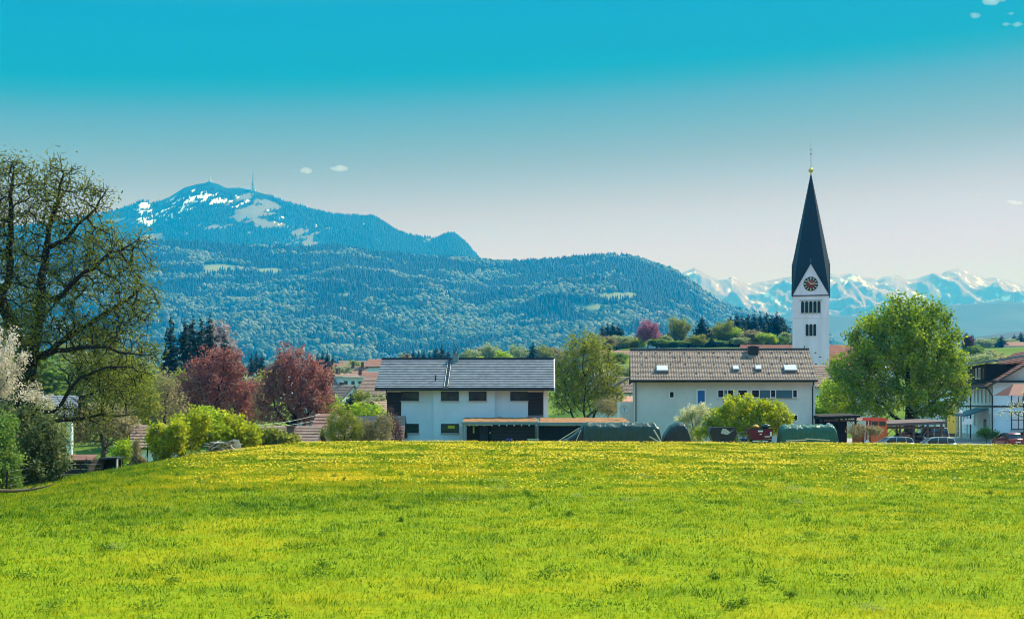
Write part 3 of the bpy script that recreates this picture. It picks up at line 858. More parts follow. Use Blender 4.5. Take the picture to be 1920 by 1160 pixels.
# bark and leaf colours
M['bark'] = plain('dark_bark', (0.020, 0.016, 0.013), 0.95, 0.4, 4, stretch=(3, 3, 0.5), bump=0.4)
M['bark_grey'] = plain('grey_bark', (0.075, 0.062, 0.048), 0.95, 0.35, 4, stretch=(3, 3, 0.5))
M['bark_warm'] = plain('twig_bark', (0.14, 0.105, 0.06), 0.95, 0.3, 4)
M['lf_linden'] = leafmat('linden_leaf', [(0.05, 0.11, 0.009), (0.15, 0.26, 0.013), (0.32, 0.42, 0.018), (0.50, 0.54, 0.03)], 0.5)
M['lf_oak'] = leafmat('oak_leaf', [(0.075, 0.10, 0.014), (0.15, 0.185, 0.022), (0.27, 0.29, 0.04)], 0.55)
M['lf_bud'] = leafmat('budding_leaf', [(0.1379, 0.1622, 0.0195), (0.2434, 0.2677, 0.0292), (0.3732, 0.3569, 0.0487)], 0.55)
M['lf_lime'] = leafmat('fresh_leaf', [(0.18, 0.288, 0.0144), (0.36, 0.468, 0.0216), (0.576, 0.612, 0.036)], 0.55)
M['lf_hedge'] = leafmat('hedge_leaf', [(0.2288, 0.2816, 0.0141), (0.4048, 0.44, 0.0176), (0.5984, 0.5808, 0.0264)], 0.55)
M['lf_green'] = leafmat('green_leaf', [(0.0826, 0.1756, 0.0289), (0.1652, 0.2686, 0.0455), (0.2686, 0.3718, 0.0619)], 0.55)
M['lf_pale'] = leafmat('pale_spring_leaf', [(0.1875, 0.2438, 0.1031), (0.3, 0.3562, 0.15), (0.45, 0.4688, 0.225)], 0.55)
M['lf_brown'] = leafmat('brown_bud', [(0.1755, 0.1463, 0.078), (0.2925, 0.2438, 0.117), (0.429, 0.351, 0.1658)], 0.55)
M['lf_beech'] = leafmat('copper_leaf', [(0.15, 0.048, 0.045), (0.33, 0.115, 0.095), (0.50, 0.215, 0.17)], 0.5)
M['lf_beech2'] = leafmat('purple_leaf', [(0.2052, 0.0684, 0.1254), (0.3648, 0.1254, 0.1938), (0.5244, 0.2052, 0.2622)], 0.55)
M['lf_plum'] = leafmat('dark_red_twig', [(0.0588, 0.0269, 0.0269), (0.1428, 0.0672, 0.0588)], 0.55)
M['lf_white'] = leafmat('white_blossom', [(0.314, 0.2898, 0.1449), (0.6641, 0.5796, 0.483), (0.8, 0.7849, 0.6762)], 0.55)
M['lf_cream'] = leafmat('cream_blossom', [(0.2392, 0.284, 0.0747), (0.6727, 0.6279, 0.3289), (0.8, 0.8, 0.5681)], 0.55)
M['lf_pink'] = leafmat('pale_pink_blossom', [(0.30, 0.24, 0.25), (0.45, 0.38, 0.38)], 0.3)
M['lf_ivy'] = leafmat('ivy_leaf', [(0.0315, 0.063, 0.0189), (0.0788, 0.1155, 0.0315), (0.1575, 0.189, 0.063), (0.273, 0.273, 0.1155)], 0.55)
M['needle'] = leafmat('spruce_needles', [(0.0072, 0.024, 0.0192), (0.0144, 0.0432, 0.0336), (0.0288, 0.066, 0.048)], 0.15)
M['needle2'] = leafmat('fir_needles', [(0.013, 0.0338, 0.0156), (0.0286, 0.0624, 0.026), (0.052, 0.0975, 0.039)], 0.15)

# ---- the old oak at the left edge, its great limbs laid out one by one
def oakp(px, py, dd=0.0): 
    p = at(px, py, 80.0 + dd); return (p.x - OAK.x, p.y - OAK.y, p.z - OAK.z)
OAK = at(60, 905, 80.0); OAK.z = mz(OAK.x, 80.0) - 0.2
R_ = [
    [(0, 0, -0.3), oakp(59, 870), oakp(56, 820), oakp(50, 770), oakp(46, 735), oakp(52, 700), oakp(58, 668)],
    [oakp(70, 640), oakp(76, 600, -.5), oakp(80, 540, -.5), oakp(82, 480), oakp(92, 430, .5), oakp(108, 385, .5), oakp(118, 335, 0)],
    [oakp(42, 645, .5), oakp(22, 605, 1), oakp(10, 575, 1), oakp(-12, 530, 1.5), oakp(-30, 470, 1.5), oakp(-40, 400, 1)],
    [oakp(15, 530, 1), oakp(15, 470, .5), oakp(21, 420, .5), oakp(20, 370, 0), oakp(26, 325, 0)],
    [oakp(105, 560, -1), oakp(148, 523, -1.5), oakp(190, 492, -2), oakp(228, 470, -2), oakp(262, 448, -2)],
    [oakp(98, 657, 0), oakp(130, 630, .5), oakp(165, 606, 1), oakp(202, 583, 1.5), oakp(238, 560, 2), oakp(266, 532, 2)],
    [oakp(120, 600, 1), oakp(140, 560, 1.5), oakp(165, 530, 2)],
    [oakp(140, 655, -1), oakp(190, 652, -1.5), oakp(240, 662, -2), oakp(282, 668, -2)],
    [oakp(100, 770, -.5), oakp(130, 735, -1), oakp(152, 710, -1), oakp(200, 690, -1.5), oakp(250, 682, -2)],
    [oakp(100, 795, .5), oakp(140, 786, 1), oakp(192, 776, 1), oakp(235, 778, 1)],
    [oakp(122, 450, 0), oakp(150, 420, -.5), oakp(180, 392, -1), oakp(196, 360, -1)],
    [oakp(0, 690, 1), oakp(-40, 660, 2), oakp(-90, 640, 3)],
    [oakp(150, 745, 1.5), oakp(195, 730, 2), oakp(240, 735, 2)]]
def build_oak():
    # link numbers are found by nearest point on what stands already
    step = 0.55; g = np.random.default_rng(5); pos = []; par = []
    for k, tr in enumerate(R_):
        tr = [np.array(q, float) for q in tr]
        if k == 0: pos.append(tr[0]); par.append(-1); last = 0; tr = tr[1:]
        else: 
            dd = np.linalg.norm(np.array(pos) - tr[0], axis=1) + np.maximum(0, np.array(pos)[:, 2] - tr[0][2]) * 1.5
            last = int(dd.argmin())
        for q in tr:
            d0 = np.array(pos[last]); seg = q - d0; m_ = max(1, int(np.linalg.norm(seg) / step))
            for s_ in range(1, m_ + 1): pos.append(d0 + seg * s_ / m_ + g.normal(0, 0.07, 3)); par.append(last); last = len(pos) - 1
    S = 80.0 / F
    def bl(px, py, rx, ry, dd=0, rd=None): 
        p = oakp(px, py, dd); return (p[0], p[1], p[2], rx * S, (rd or (rx + ry) / 2) * S, ry * S)
    blobs = [bl(20, 360, 60, 68), bl(110, 370, 55, 72), bl(172, 375, 32, 45), bl(150, 440, 70, 50), bl(225, 480, 68, 50, -1), bl(245, 565, 58, 62, 1), bl(140, 520, 70, 60, 0), bl(50, 520, 70, 80), bl(-60, 480, 90, 130), bl(180, 625, 90, 48, 0),
             bl(250, 665, 55, 40, -1), bl(190, 715, 85, 45, 0), bl(160, 775, 75, 28, 1), bl(30, 440, 70, 60), bl(-50, 640, 70, 60, 2), bl(85, 600, 60, 60, -2)]
    A = blob_points(3600, blobs, g, 0.5)
    pos, par = grow(pos, par, A, 0.42, 0.52, 6.5, 100, 0.22, (0, 0, 0.02), 3, 14000); print('oak nodes', len(pos))
    r, cnt = radii(par, 0.022, 2.05, 0.60)
    pos, par, r, cnt = twigs(pos, par, r, cnt, 3, 0.55, 0.013, g)
    t = thing('oak_tree', 'huge old oak with sparse new leaves at the left edge of the meadow', 'tree', OAK)
    V, FF = limbs_mesh(pos, par, r, 5); fast('trunk', V, FF, M['bark'], t, None, True)
    tips = pos[cnt <= 4]; n = 44000
    w_ = np.clip(0.75 + 1.1 * vnoise(tips[:, 0] / 1.6, tips[:, 2] / 1.6 + tips[:, 1] / 2, 4), 0.1, 2)
    k = g.choice(len(tips), n, p=w_ / w_.sum()); LP = tips[k] + g.normal(0, 0.24, (n, 3))
    V, FF = leaves_mesh(LP, 0.068, g, 0.3); fast('crown', V, FF, M['lf_oak'], t, {'tint': np.repeat(g.random(n), 4)})
    # ivy clothing the stem
    st = pos[(r > 0.34) & (pos[:, 2] < oakp(50, 600)[2])]; n = 5200
    k = g.integers(0, len(st), n); LP = st[k] + g.normal(0, 0.42, (n, 3))
    V, FF = leaves_mesh(LP, 0.10, g, 0.2); fast('ivy', V, FF, M['lf_oak'], t, {'tint': np.repeat(g.random(n) * 0.6, 4)})
build_oak()

def pxblobs(loc, d, lst):
    """blobs given as photo ellipses (px, py, rx, ry[, depth offset, depth radius in m])"""
    S = d / F; r_ = []
    for b_ in lst:
        p = at(b_[0], b_[1], d); dd = b_[4] if len(b_) > 4 else 0; rd = b_[5] if len(b_) > 5 else (b_[2] + b_[3]) / 2 * S
        r_.append((p.x - loc[0], dd, p.z - loc[2], b_[2] * S, rd, b_[3] * S))
    return r_
def ptree(name, label, cat, px, d, lst, leaf, bark, ground=None, **kw):
    x = X(px, d); z = ground if ground is not None else vz(x, d)
    loc = (x, d, z)
    return build_tree(name, label, cat, loc, pxblobs(loc, d, lst), leaf, bark, **kw)

# ---- left side: blossom, hedge, garden trees
zl = mz(X(10, 70), 70)
ptree('blossom_tree', 'white blossoming fruit tree overlapping the oak at the left edge', 'tree', -20, 72, [(-20, 700, 60, 90), (25, 690, 32, 70), (40, 745, 55, 26), (85, 760, 28, 14), (-40, 620, 45, 50), (10, 640, 26, 40)], M['lf_white'], M['bark'], mz(X(-20, 72), 72), n_attr=420, step=0.32, n_leaf=11000, lsize=0.055, spread=0.16, base_r=0.16, tip=0.012, seed=11, trunk=[(0, 0, -0.2), (0.1, 0, 2.0)])
ptree('shrub', 'broad dark shrub with pale leaf tips below the blossoming tree', 'shrub', 40, 68, [(20, 850, 60, 70), (75, 850, 50, 75), (-40, 830, 60, 90), (60, 800, 40, 40), (100, 870, 30, 45), (20, 780, 40, 30)], M['lf_ivy'], M['bark'], mz(X(40, 68), 68), n_attr=620, step=0.28, n_leaf=17000, lsize=0.085, spread=0.17, base_r=0.08, tip=0.01, seed=12, roots=[[(0, 0, -0.2), (0.1, 0, 0.6)], [(0.6, 0.2, -0.2), (0.8, 0, 0.7)], [(-0.8, 0.1, -0.2), (-1, 0, 0.8)]], gaps=0.2, crown='foliage', stem='stem')
ptree('shrub', 'bluish green shrub hugging the left photo edge under the blossom', 'shrub', 4, 64, [(0, 820, 34, 60), (-20, 880, 45, 60), (18, 880, 26, 60)], M['lf_green'], M['bark'], mz(X(4, 64), 64), n_attr=260, step=0.28, n_leaf=11000, lsize=0.065, spread=0.18, base_r=0.06, tip=0.01, seed=13, crown='foliage', stem='stem', gaps=0.25)
ptree('shrub', 'grey green shrub before the white house wall beside the oak trunk', 'shrub', 95, 84, [(100, 815, 32, 45), (85, 790, 26, 40), (112, 850, 22, 34)], M['lf_pale'], M['bark'], mz(X(95, 84), 84), n_attr=260, step=0.3, n_leaf=7000, lsize=0.065, spread=0.2, base_r=0.06, tip=0.01, seed=14, crown='foliage', stem='stem', gaps=0.3)

LT = [  # label, px, d, blobs, leaf, attractors, leaves
    ('tall yellow green budding tree right of the oak, dark stem showing', 185, 128, [(205, 700, 70, 55), (170, 650, 60, 42), (240, 690, 38, 45), (215, 770, 60, 45)], 'lf_bud', 620, 6500),
    ('broad olive tree behind the white house under the oak limbs', 120, 140, [(110, 690, 80, 55), (60, 720, 60, 50), (150, 740, 60, 45)], 'lf_green', 420, 6500),
    ('loose green tree with a bare dark stem left of the tall spruces', 302, 150, [(295, 655, 26, 42), (318, 690, 22, 30), (275, 700, 22, 40), (330, 668, 14, 16)], 'lf_lime', 260, 3800),
    ('round olive green tree below the leaning oak limbs', 250, 122, [(245, 760, 45, 50), (268, 740, 24, 45), (222, 790, 40, 35)], 'lf_bud', 400, 6000),
    ('thin brown budding tree left of the first copper beech', 312, 138, [(315, 735, 24, 40), (300, 775, 30, 30), (335, 770, 20, 30)], 'lf_brown', 260, 3000),
    ('bare brown shrubby tree under the lowest oak limbs', 190, 116, [(180, 795, 55, 36), (225, 800, 40, 32), (140, 800, 30, 34)], 'lf_brown', 380, 4800)]
for i, (lb, px, d, bl_, lf, na, nl) in enumerate(LT):
    ptree('garden_tree', lb, 'tree', px, d, bl_, M[lf], M['bark_grey'], n_attr=na, step=0.55, n_leaf=nl, lsize=0.12, spread=0.36, base_r=0.2, tip=0.018, seed=20 + i, twig=2, gaps=0.45)
ptree('shrub', 'bright lime shrub between the white house and the tiled shed', 'shrub', 138, 106, [(138, 800, 20, 34), (150, 830, 22, 20)], M['lf_lime'], M['bark'], mz(X(138, 106), 106) - 1, n_attr=150, step=0.3, n_leaf=3500, lsize=0.08, spread=0.22, base_r=0.05, tip=0.01, seed=31, crown='foliage', stem='stem')
ptree('shrub', 'lime green bush standing above the dark open shelter', 'shrub', 230, 104, [(230, 845, 20, 20), (218, 855, 14, 14)], M['lf_lime'], M['bark'], mz(X(230, 104), 104) - .6, n_attr=130, step=0.25, n_leaf=2600, lsize=0.08, spread=0.2, base_r=0.05, tip=0.01, seed=32, crown='foliage', stem='stem')
ptree('shrub', 'low grey brown bush at the meadow edge right of the shelter', 'shrub', 255, 92, [(255, 872, 26, 13)], M['lf_brown'], M['bark'], mz(X(255, 92), 92), n_attr=120, step=0.2, n_leaf=1800, lsize=0.06, spread=0.15, base_r=0.03, tip=0.008, seed=33, crown='foliage', stem='stem')
build_conifer('cypress_shrub', 'small dark columnar conifer beside the tiled garden shed', 'shrub', (X(162, 96), 96, mz(X(162, 96), 96) - .3), 2.0, 0.55, M['needle2'], M['bark'], 34, None, 18, 10, 0.02)

# ---- the yellow green hedge along the meadow edge
HD = [(305, 95, [(300, 825, 28, 30), (330, 815, 22, 34)], 'leftmost round yellow green bush of the hedge on the meadow edge', 'lf_hedge'),
      (352, 97, [(352, 805, 34, 34), (372, 790, 22, 30), (340, 830, 34, 22)], 'tall yellow green bush of the hedge below the first copper beech', 'lf_hedge'),
      (392, 99, [(390, 800, 30, 36), (402, 815, 34, 26)], 'paler green hedge bush rising behind the wood pile', 'lf_lime'),
      (440, 100, [(438, 808, 30, 28), (465, 818, 26, 22), (425, 795, 20, 22)], 'yellow green hedge bush right of the wood pile', 'lf_hedge'),
      (505, 103, [(500, 822, 28, 16), (535, 826, 22, 11)], 'low thin yellow bush at the right end of the hedge', 'lf_bud')]
for i, (px, d, bl_, lb, lf) in enumerate(HD):
    ptree('hedge_bush', lb, 'bush', px, d, bl_, M[lf], M['bark_warm'], mz(X(px, d), d) - 0.2, n_attr=330, step=0.25, n_leaf=5200, lsize=0.10, spread=0.2, base_r=0.05, tip=0.01, seed=40 + i, group='bushes of the yellow green hedge',
          roots=[[(q * 0.35 - 0.5, (q % 2) * 0.3, -0.3), (q * 0.45 - 0.65, (q % 2) * 0.3, 0.5)] for q in range(4)], crown='foliage', stem='stem', gaps=0.2)

# ---- copper beeches
ptree('copper_beech', 'round copper beech, the left one of the pair behind the hedge', 'tree', 400, 165, [(392, 700, 44, 45), (430, 690, 30, 38), (360, 740, 40, 36), (420, 750, 56, 44), (455, 740, 34, 40), (340, 760, 24, 26), (395, 775, 60, 26)], M['lf_beech'], M['bark'], n_attr=780, step=0.6, n_leaf=12500, lsize=0.145, spread=0.34, base_r=0.42, tip=0.02, seed=51, twig=2, trunk=[(0, 0, -0.3), (0, 0, 3)], gaps=0.25)
ptree('copper_beech', 'taller copper beech beside the roofed village houses, right of the pair', 'tree', 550, 162, [(550, 700, 48, 44), (585, 715, 34, 45), (515, 735, 38, 40), (565, 750, 58, 45), (605, 745, 22, 34), (500, 760, 30, 30), (590, 775, 34, 26), (525, 775, 45, 25)], M['lf_beech'], M['bark'], n_attr=820, step=0.6, n_leaf=12500, lsize=0.145, spread=0.34, base_r=0.45, tip=0.02, seed=52, twig=2, trunk=[(0, 0, -0.3), (0, 0, 3)], gaps=0.35)
ptree('garden_tree', 'thin brown tree filling the gap between the copper beeches', 'tree', 478, 175, [(478, 740, 26, 36), (470, 770, 30, 26)], M['lf_brown'], M['bark_grey'], n_attr=220, step=0.55, n_leaf=2600, lsize=0.13, spread=0.36, base_r=0.15, tip=0.018, seed=53)

# ---- shrubs left of the modern house
ptree('shrub', 'airy green shrub tree before the tiled roof left of the modern house', 'shrub', 645, 116, [(642, 785, 28, 26), (625, 808, 26, 24), (662, 805, 26, 26), (645, 825, 30, 14)], M['lf_bud'], M['bark'], n_attr=420, step=0.3, n_leaf=5600, lsize=0.075, spread=0.22, base_r=0.09, tip=0.012, seed=61, crown='foliage', stem='stem', gaps=0.5)
ptree('shrub', 'olive yellow shrub between the airy shrub tree and the modern house', 'shrub', 700, 117, [(695, 812, 28, 24), (718, 800, 20, 30), (680, 822, 18, 14)], M['lf_brown'], M['bark_warm'], n_attr=360, step=0.28, n_leaf=5200, lsize=0.07, spread=0.22, base_r=0.06, tip=0.012, seed=62, crown='foliage', stem='stem', gaps=0.4)
ptree('shrub', 'dark red twiggy shrub against the timber corner of the modern house', 'shrub', 740, 121, [(738, 800, 15, 30), (745, 815, 14, 20), (732, 778, 9, 18)], M['lf_plum'], M['bark'], n_attr=300, step=0.28, n_leaf=2600, lsize=0.055, spread=0.16, base_r=0.05, tip=0.014, seed=63, crown='foliage', stem='stem', gaps=0.4)
build_conifer('spruce', 'small dark spruce at the foot of the right copper beech', 'tree', (X(583, 135), 135, vz(X(583, 135), 135)), 5.3, 1.5, M['needle'], M['bark'], 64, None, 22, 9, 0.02)

# ---- the wide willow between the two big houses
ptree('willow_tree', 'round olive budding tree between the modern house and the tan house', 'tree', 1096, 156, [(1098, 690, 50, 55), (1065, 715, 34, 52), (1132, 712, 36, 52), (1100, 735, 66, 42), (1150, 740, 20, 34), (1055, 750, 24, 30), (1098, 650, 36, 26), (1080, 665, 30, 30), (1120, 668, 30, 32)], M['lf_bud'], M['bark'], n_attr=1600, step=0.46, n_leaf=14500, lsize=0.115, spread=0.28, base_r=0.2, tip=0.02, seed=71, twig=2, roots=[[(0, 0, -0.3), (-0.3, 0, 0.5), (-0.9, 0, 2.2)], [(0.5, 0.2, 0.8), (0.8, 0.2, 2.4)], [(0.1, 0.1, .9), (0.0, -0.3, 2.6)]], trop=(0, 0, 0.10), gaps=0.2, shell=0.33, maxn=4500)
ptree('garden_tree', 'thin orange brown bush behind the carport beside the satellite dish', 'tree', 1142, 150, [(1140, 762, 28, 16)], M['lf_brown'], M['bark_warm'], n_attr=150, step=0.35, n_leaf=1300, lsize=0.09, spread=0.25, base_r=0.06, tip=0.014, seed=72)

# ---- shrubs before the tan house
ptree('blossom_shrub', 'cream blossoming bush before the blue door of the tan house', 'shrub', 1300, 129, [(1300, 775, 22, 18), (1285, 790, 18, 16), (1318, 770, 14, 16), (1298, 810, 24, 18)], M['lf_cream'], M['bark'], n_attr=300, step=0.28, n_leaf=6500, lsize=0.065, spread=0.18, base_r=0.06, tip=0.012, seed=73, gaps=0.5, crown='foliage', stem='stem')
ptree('shrub', 'wide rounded yellow green bush hiding the window row of the tan house', 'shrub', 1400, 127, [(1395, 765, 42, 30), (1360, 790, 42, 34), (1440, 775, 40, 30), (1405, 800, 70, 26), (1320, 808, 22, 18), (1475, 790, 18, 20)], M['lf_hedge'], M['bark_warm'], n_attr=1000, step=0.34, n_leaf=15000, lsize=0.115, spread=0.22, base_r=0.08, tip=0.012, seed=74,
      roots=[[(q * 0.8 - 2, (q % 2) * 0.5, -0.3), (q * 0.9 - 2.3, (q % 2) * 0.5, 0.9)] for q in range(6)], trop=(0, 0, 0.15), gaps=0.15, crown='foliage', stem='stem')

# ---- the linden by the carports
ptree('linden_tree', 'great round linden in fresh leaf beside the church tower', 'tree', 1705, 152, [(1690, 600, 58, 48), (1740, 605, 44, 44), (1640, 640, 44, 50), (1710, 660, 90, 66), (1780, 625, 24, 26), (1775, 690, 44, 55), (1630, 700, 60, 50), (1580, 720, 42, 50), (1690, 735, 100, 42), (1800, 725, 26, 34), (1570, 690, 20, 36), (1720, 575, 30, 24), (1630, 755, 60, 28), (1770, 750, 50, 30), (1690, 640, 110, 60), (1630, 772, 56, 16), (1745, 768, 60, 18)],
      M['lf_linden'], M['bark'], n_attr=1500, step=0.62, n_leaf=40000, lsize=0.15, spread=0.42, base_r=0.62, tip=0.022, seed=81, trunk=[(0, 0, -0.3), (0, 0, 2.0), (0.1, 0, 3.0)], gaps=0.2, maxn=4500, shell=0.38)
ptree('garden_tree', 'bright yellow green bush below the left side of the linden', 'tree', 1562, 160, [(1560, 740, 24, 30), (1580, 765, 22, 18)], M['lf_lime'], M['bark_grey'], n_attr=240, step=0.4, n_leaf=4200, lsize=0.13, spread=0.3, base_r=0.08, tip=0.014, seed=82)
ptree('garden_tree', 'faint grey green tree top showing right behind the church tower', 'tree', 1585, 330, [(1578, 628, 14, 22), (1598, 634, 16, 16), (1612, 642, 14, 12)], M['lf_pale'], M['bark_grey'], n_attr=240, step=0.8, n_leaf=2600, lsize=0.2, spread=0.5, base_r=0.2, tip=0.03, seed=83)
ptree('shrub', 'low green shrubs bed before the entrance of the cream building', 'shrub', 1850, 146, [(1845, 812, 16, 7), (1865, 814, 10, 5)], M['lf_green'], M['bark'], n_attr=140, step=0.22, n_leaf=2200, lsize=0.08, spread=0.16, base_r=0.03, tip=0.01, seed=84, crown='foliage', stem='stem')
ptree('garden_tree', 'thin budding branches reaching in at the right photo edge', 'tree', 1930, 118, [(1895, 765, 24, 16), (1915, 745, 20, 20), (1880, 778, 20, 8), (1940, 770, 30, 30)], M['lf_cream'], M['bark'], n_attr=170, step=0.28, n_leaf=600, lsize=0.06, spread=0.16, base_r=0.09, tip=0.014, seed=85)
ptree('shrub', 'dry twiggy shrub before the orange lorry', 'shrub', 1612, 124, [(1610, 806, 26, 14), (1640, 808, 18, 12)], M['lf_brown'], M['bark_warm'], n_attr=260, step=0.24, n_leaf=2600, lsize=0.07, spread=0.14, base_r=0.04, tip=0.012, seed=86, crown='foliage', stem='stem')
ptree('shrub', 'grey leafless twigs between the two silver parked cars', 'shrub', 1698, 126, [(1698, 818, 14, 8)], M['lf_plum'], M['bark_grey'], n_attr=130, step=0.2, n_leaf=200, lsize=0.05, spread=0.1, base_r=0.03, tip=0.012, seed=87, crown='foliage', stem='stem')
# =================================================================== BUILDINGS
M['render_white'] = plain('white_render', (0.61, 0.72, 0.77), 0.9, 0.09, 0.6)
M['render_cream'] = plain('cream_render', (0.64, 0.62, 0.58), 0.9, 0.10, 0.5)
M['render_grey'] = plain('pale_grey_render', (0.60, 0.59, 0.56), 0.9, 0.07, 0.7)
M['tower_white'] = plain('tower_plaster', (0.90, 0.72, 0.80), 0.92, 0.13, 0.5, stretch=(1.6, 1.6, .35))
M['yellow_wall'] = plain('ochre_render', (0.70, 0.47, 0.10), 0.9, 0.06, 1.5)
M['plinth'] = plain('plinth_brown', (0.12, 0.08, 0.06), 0.9, 0.1)
M['tile_slate'] = plain('grey_roof_tile', (0.17, 0.185, 0.215), 0.6, 0.30, 1.6, spec=0.3)
M['tile_dark'] = plain('dark_ridge_tile', (0.03, 0.035, 0.045), 0.6, 0.15, 5)
M['tile_brown'] = plain('brown_roof_tile', (0.22, 0.155, 0.125), 0.7, 0.38, 1.8)
M['tile_red'] = plain('red_brown_roof_tile', (0.17, 0.055, 0.04), 0.7, 0.25, 5)
M['tile_church'] = plain('church_red_tile', (0.23, 0.065, 0.04), 0.75, 0.3, 0.8)
M['tile_pink'] = plain('pale_red_roof_tile', (0.36, 0.17, 0.125), 0.75, 0.25, 2)
M['tile_old'] = plain('weathered_roof_tile', (0.24, 0.15, 0.12), 0.8, 0.3, 2)
M['slate_spire'] = plain('dark_slate', (0.008, 0.013, 0.024), 0.55, 0.3, 1.6, spec=0.22, stretch=(1, 1, 3))
M['trim_dark'] = plain('dark_trim', (0.02, 0.022, 0.026), 0.6, 0.1)
M['trim_white'] = plain('white_trim', (0.78, 0.78, 0.76), 0.6, 0.04)
M['steel'] = plain('grey_metal', (0.30, 0.31, 0.33), 0.35, 0.08, metal=0.6)
M['zinc'] = plain('zinc_sheet', (0.16, 0.24, 0.25), 0.45, 0.12, 3, metal=0.3)
M['timber_dark'] = boards('weathered_dark_boards', (0.016, 0.014, 0.014), (0.075, 0.058, 0.048), 2.4)
M['timber_black'] = boards('black_brown_boards', (0.010, 0.009, 0.009), (0.04, 0.032, 0.027), 2.0, 'X')
M['timber_beam'] = plain('grey_brown_timber', (0.10, 0.075, 0.055), 0.9, 0.3, 3)
M['glass'] = plain('window_glass', (0.008, 0.013, 0.016), 0.12, 0.4, 1.5, spec=0.18)
M['glass_green_reflect'] = plain('window_glass_garden_reflect', (0.030, 0.055, 0.032), 0.12, 0.8, 0.9, spec=0.18)  # green mottling in the colour stands in for the garden reflected in the panes
M['skyglass'] = plain('skylight_glass', (0.62, 0.64, 0.68), 0.12, 0.03, 1, spec=0.8)
M['blue_door'] = plain('blue_painted_door', (0.025, 0.13, 0.36), 0.6, 0.1)
M['blue_panel'] = plain('blue_grey_panel', (0.055, 0.13, 0.17), 0.6, 0.08)
M['sedum'] = plain('sedum_roof', (0.26, 0.115, 0.045), 0.95, 0.5, 2.2, bump=0.5)
M['gold'] = plain('gilded_metal', (0.75, 0.50, 0.12), 0.3, 0.08, metal=0.8)
M['clock_red'] = plain('clock_red', (0.30, 0.045, 0.035), 0.8, 0.1)
M['gold_paint'] = plain('pale_gilt', (0.75, 0.62, 0.38), 0.5, 0.05)
M['concrete'] = plain('pale_concrete', (0.42, 0.40, 0.38), 0.9, 0.1)

def slope(mb, x0, x1, e, r, ncourse, step=0.035, ncol=0, amp=0.0, m=0, thick=0.12, taper=(0, 0)):
    """one tiled roof slope from eave e=(y,z) to ridge r=(y,z): overlapping courses, rolled columns if ncol"""
    (ey, ez), (ry, rz) = e, r
    dy, dz = ry - ey, rz - ez; L = math.hypot(dy, dz); ny, nz = (-dz / L, dy / L) if dy > 0 else (dz / L, -dy / L)
    nx = max(1, ncol * 4) if ncol else 1
    def row(t, off):
        a = x0 + taper[0] * t; b_ = x1 + taper[1] * t; o = []
        for i in range(nx + 1):
            u = i / nx; h = off + (amp * math.sin(2 * math.pi * u * ncol) if ncol else 0)
            o.append((a + (b_ - a) * u, ey + dy * t + ny * h, ez + dz * t + nz * h))
        return o
    rows = []
    for c in range(ncourse):
        t0, t1 = c / ncourse, (c + 1) / ncourse
        rows.append(row(t0, step)); rows.append(row(t1, 0.0))
    vs = []; fs = []
    for q in rows: vs += q
    w = nx + 1
    flip = dy < 0
    for k in range(len(rows) - 1):
        for i in range(nx):
            f = (k * w + i, k * w + i + 1, (k + 1) * w + i + 1, (k + 1) * w + i)
            fs.append(f[::-1] if flip else f)
    mb.add(vs, fs, m)
    # underside
    a = [(x0, ey - ny * thick, ez - nz * thick), (x1, ey - ny * thick, ez - nz * thick), (x1 + taper[1], ry - ny * thick, rz - nz * thick), (x0 + taper[0], ry - ny * thick, rz - nz * thick)]
    b_ = [(x0, ey, ez), (x1, ey, ez), (x1 + taper[1], ry, rz), (x0 + taper[0], ry, rz)]
    mb.add(a + b_, [(0, 3, 2, 1) if not flip else (0, 1, 2, 3), (0, 1, 5, 4), (1, 2, 6, 5), (3, 0, 4, 7)], 1 if m == 0 else m)

def window(par, x, y, z, w, h, face='y-', frame=0.07, mats=None, name='window', sill=False, mull=0, glass=None, depth=0.06, label=None, trans=0):
    """frame ring + recessed pane; the wall is pierced visually by a dark reveal box set proud 3 mm"""
    mats = mats or (M['trim_dark'], glass or M['glass'])
    def put(mb, u0, u1, z0, z1, d0, d1, m=0):
        if face == 'y-': mb.b(x + u0, x + u1, y - d1, y - d0, z + z0, z + z1, m)
        elif face == 'y+': mb.b(x + u0, x + u1, y + d0, y + d1, z + z0, z + z1, m)
        elif face == 'x-': mb.b(x - d1, x - d0, y + u0, y + u1, z + z0, z + z1, m)
        else: mb.b(x + d0, x + d1, y + u0, y + u1, z + z0, z + z1, m)
    pane = MB(); put(pane, -w / 2 + frame, w / 2 - frame, frame, h - frame, 0.003, 0.02)
    po = pane.build('pane' if name != 'window' else 'window', mats[1], par, label)
    fr = MB(); f = frame
    put(fr, -w / 2, w / 2, 0, f, 0.002, depth); put(fr, -w / 2, w / 2, h - f, h, 0.002, depth)
    put(fr, -w / 2, -w / 2 + f, f, h - f, 0.002, depth); put(fr, w / 2 - f, w / 2, f, h - f, 0.002, depth)
    for k in range(mull):
        c = -w / 2 + w * (k + 1) / (mull + 1); put(fr, c - f * .35, c + f * .35, f, h - f, 0.004, depth * .8)
    if trans: put(fr, -w / 2 + f, w / 2 - f, h * trans - f * .3, h * trans + f * .3, 0.0045, depth * .75)
    fo = fr.build('frame', mats[0], po)
    if sill:
        s = MB(); put(s, -w / 2 - .06, w / 2 + .06, -0.07, -0.002, 0.002, depth + .08); s.build('sill', M['concrete'], po)
    return po

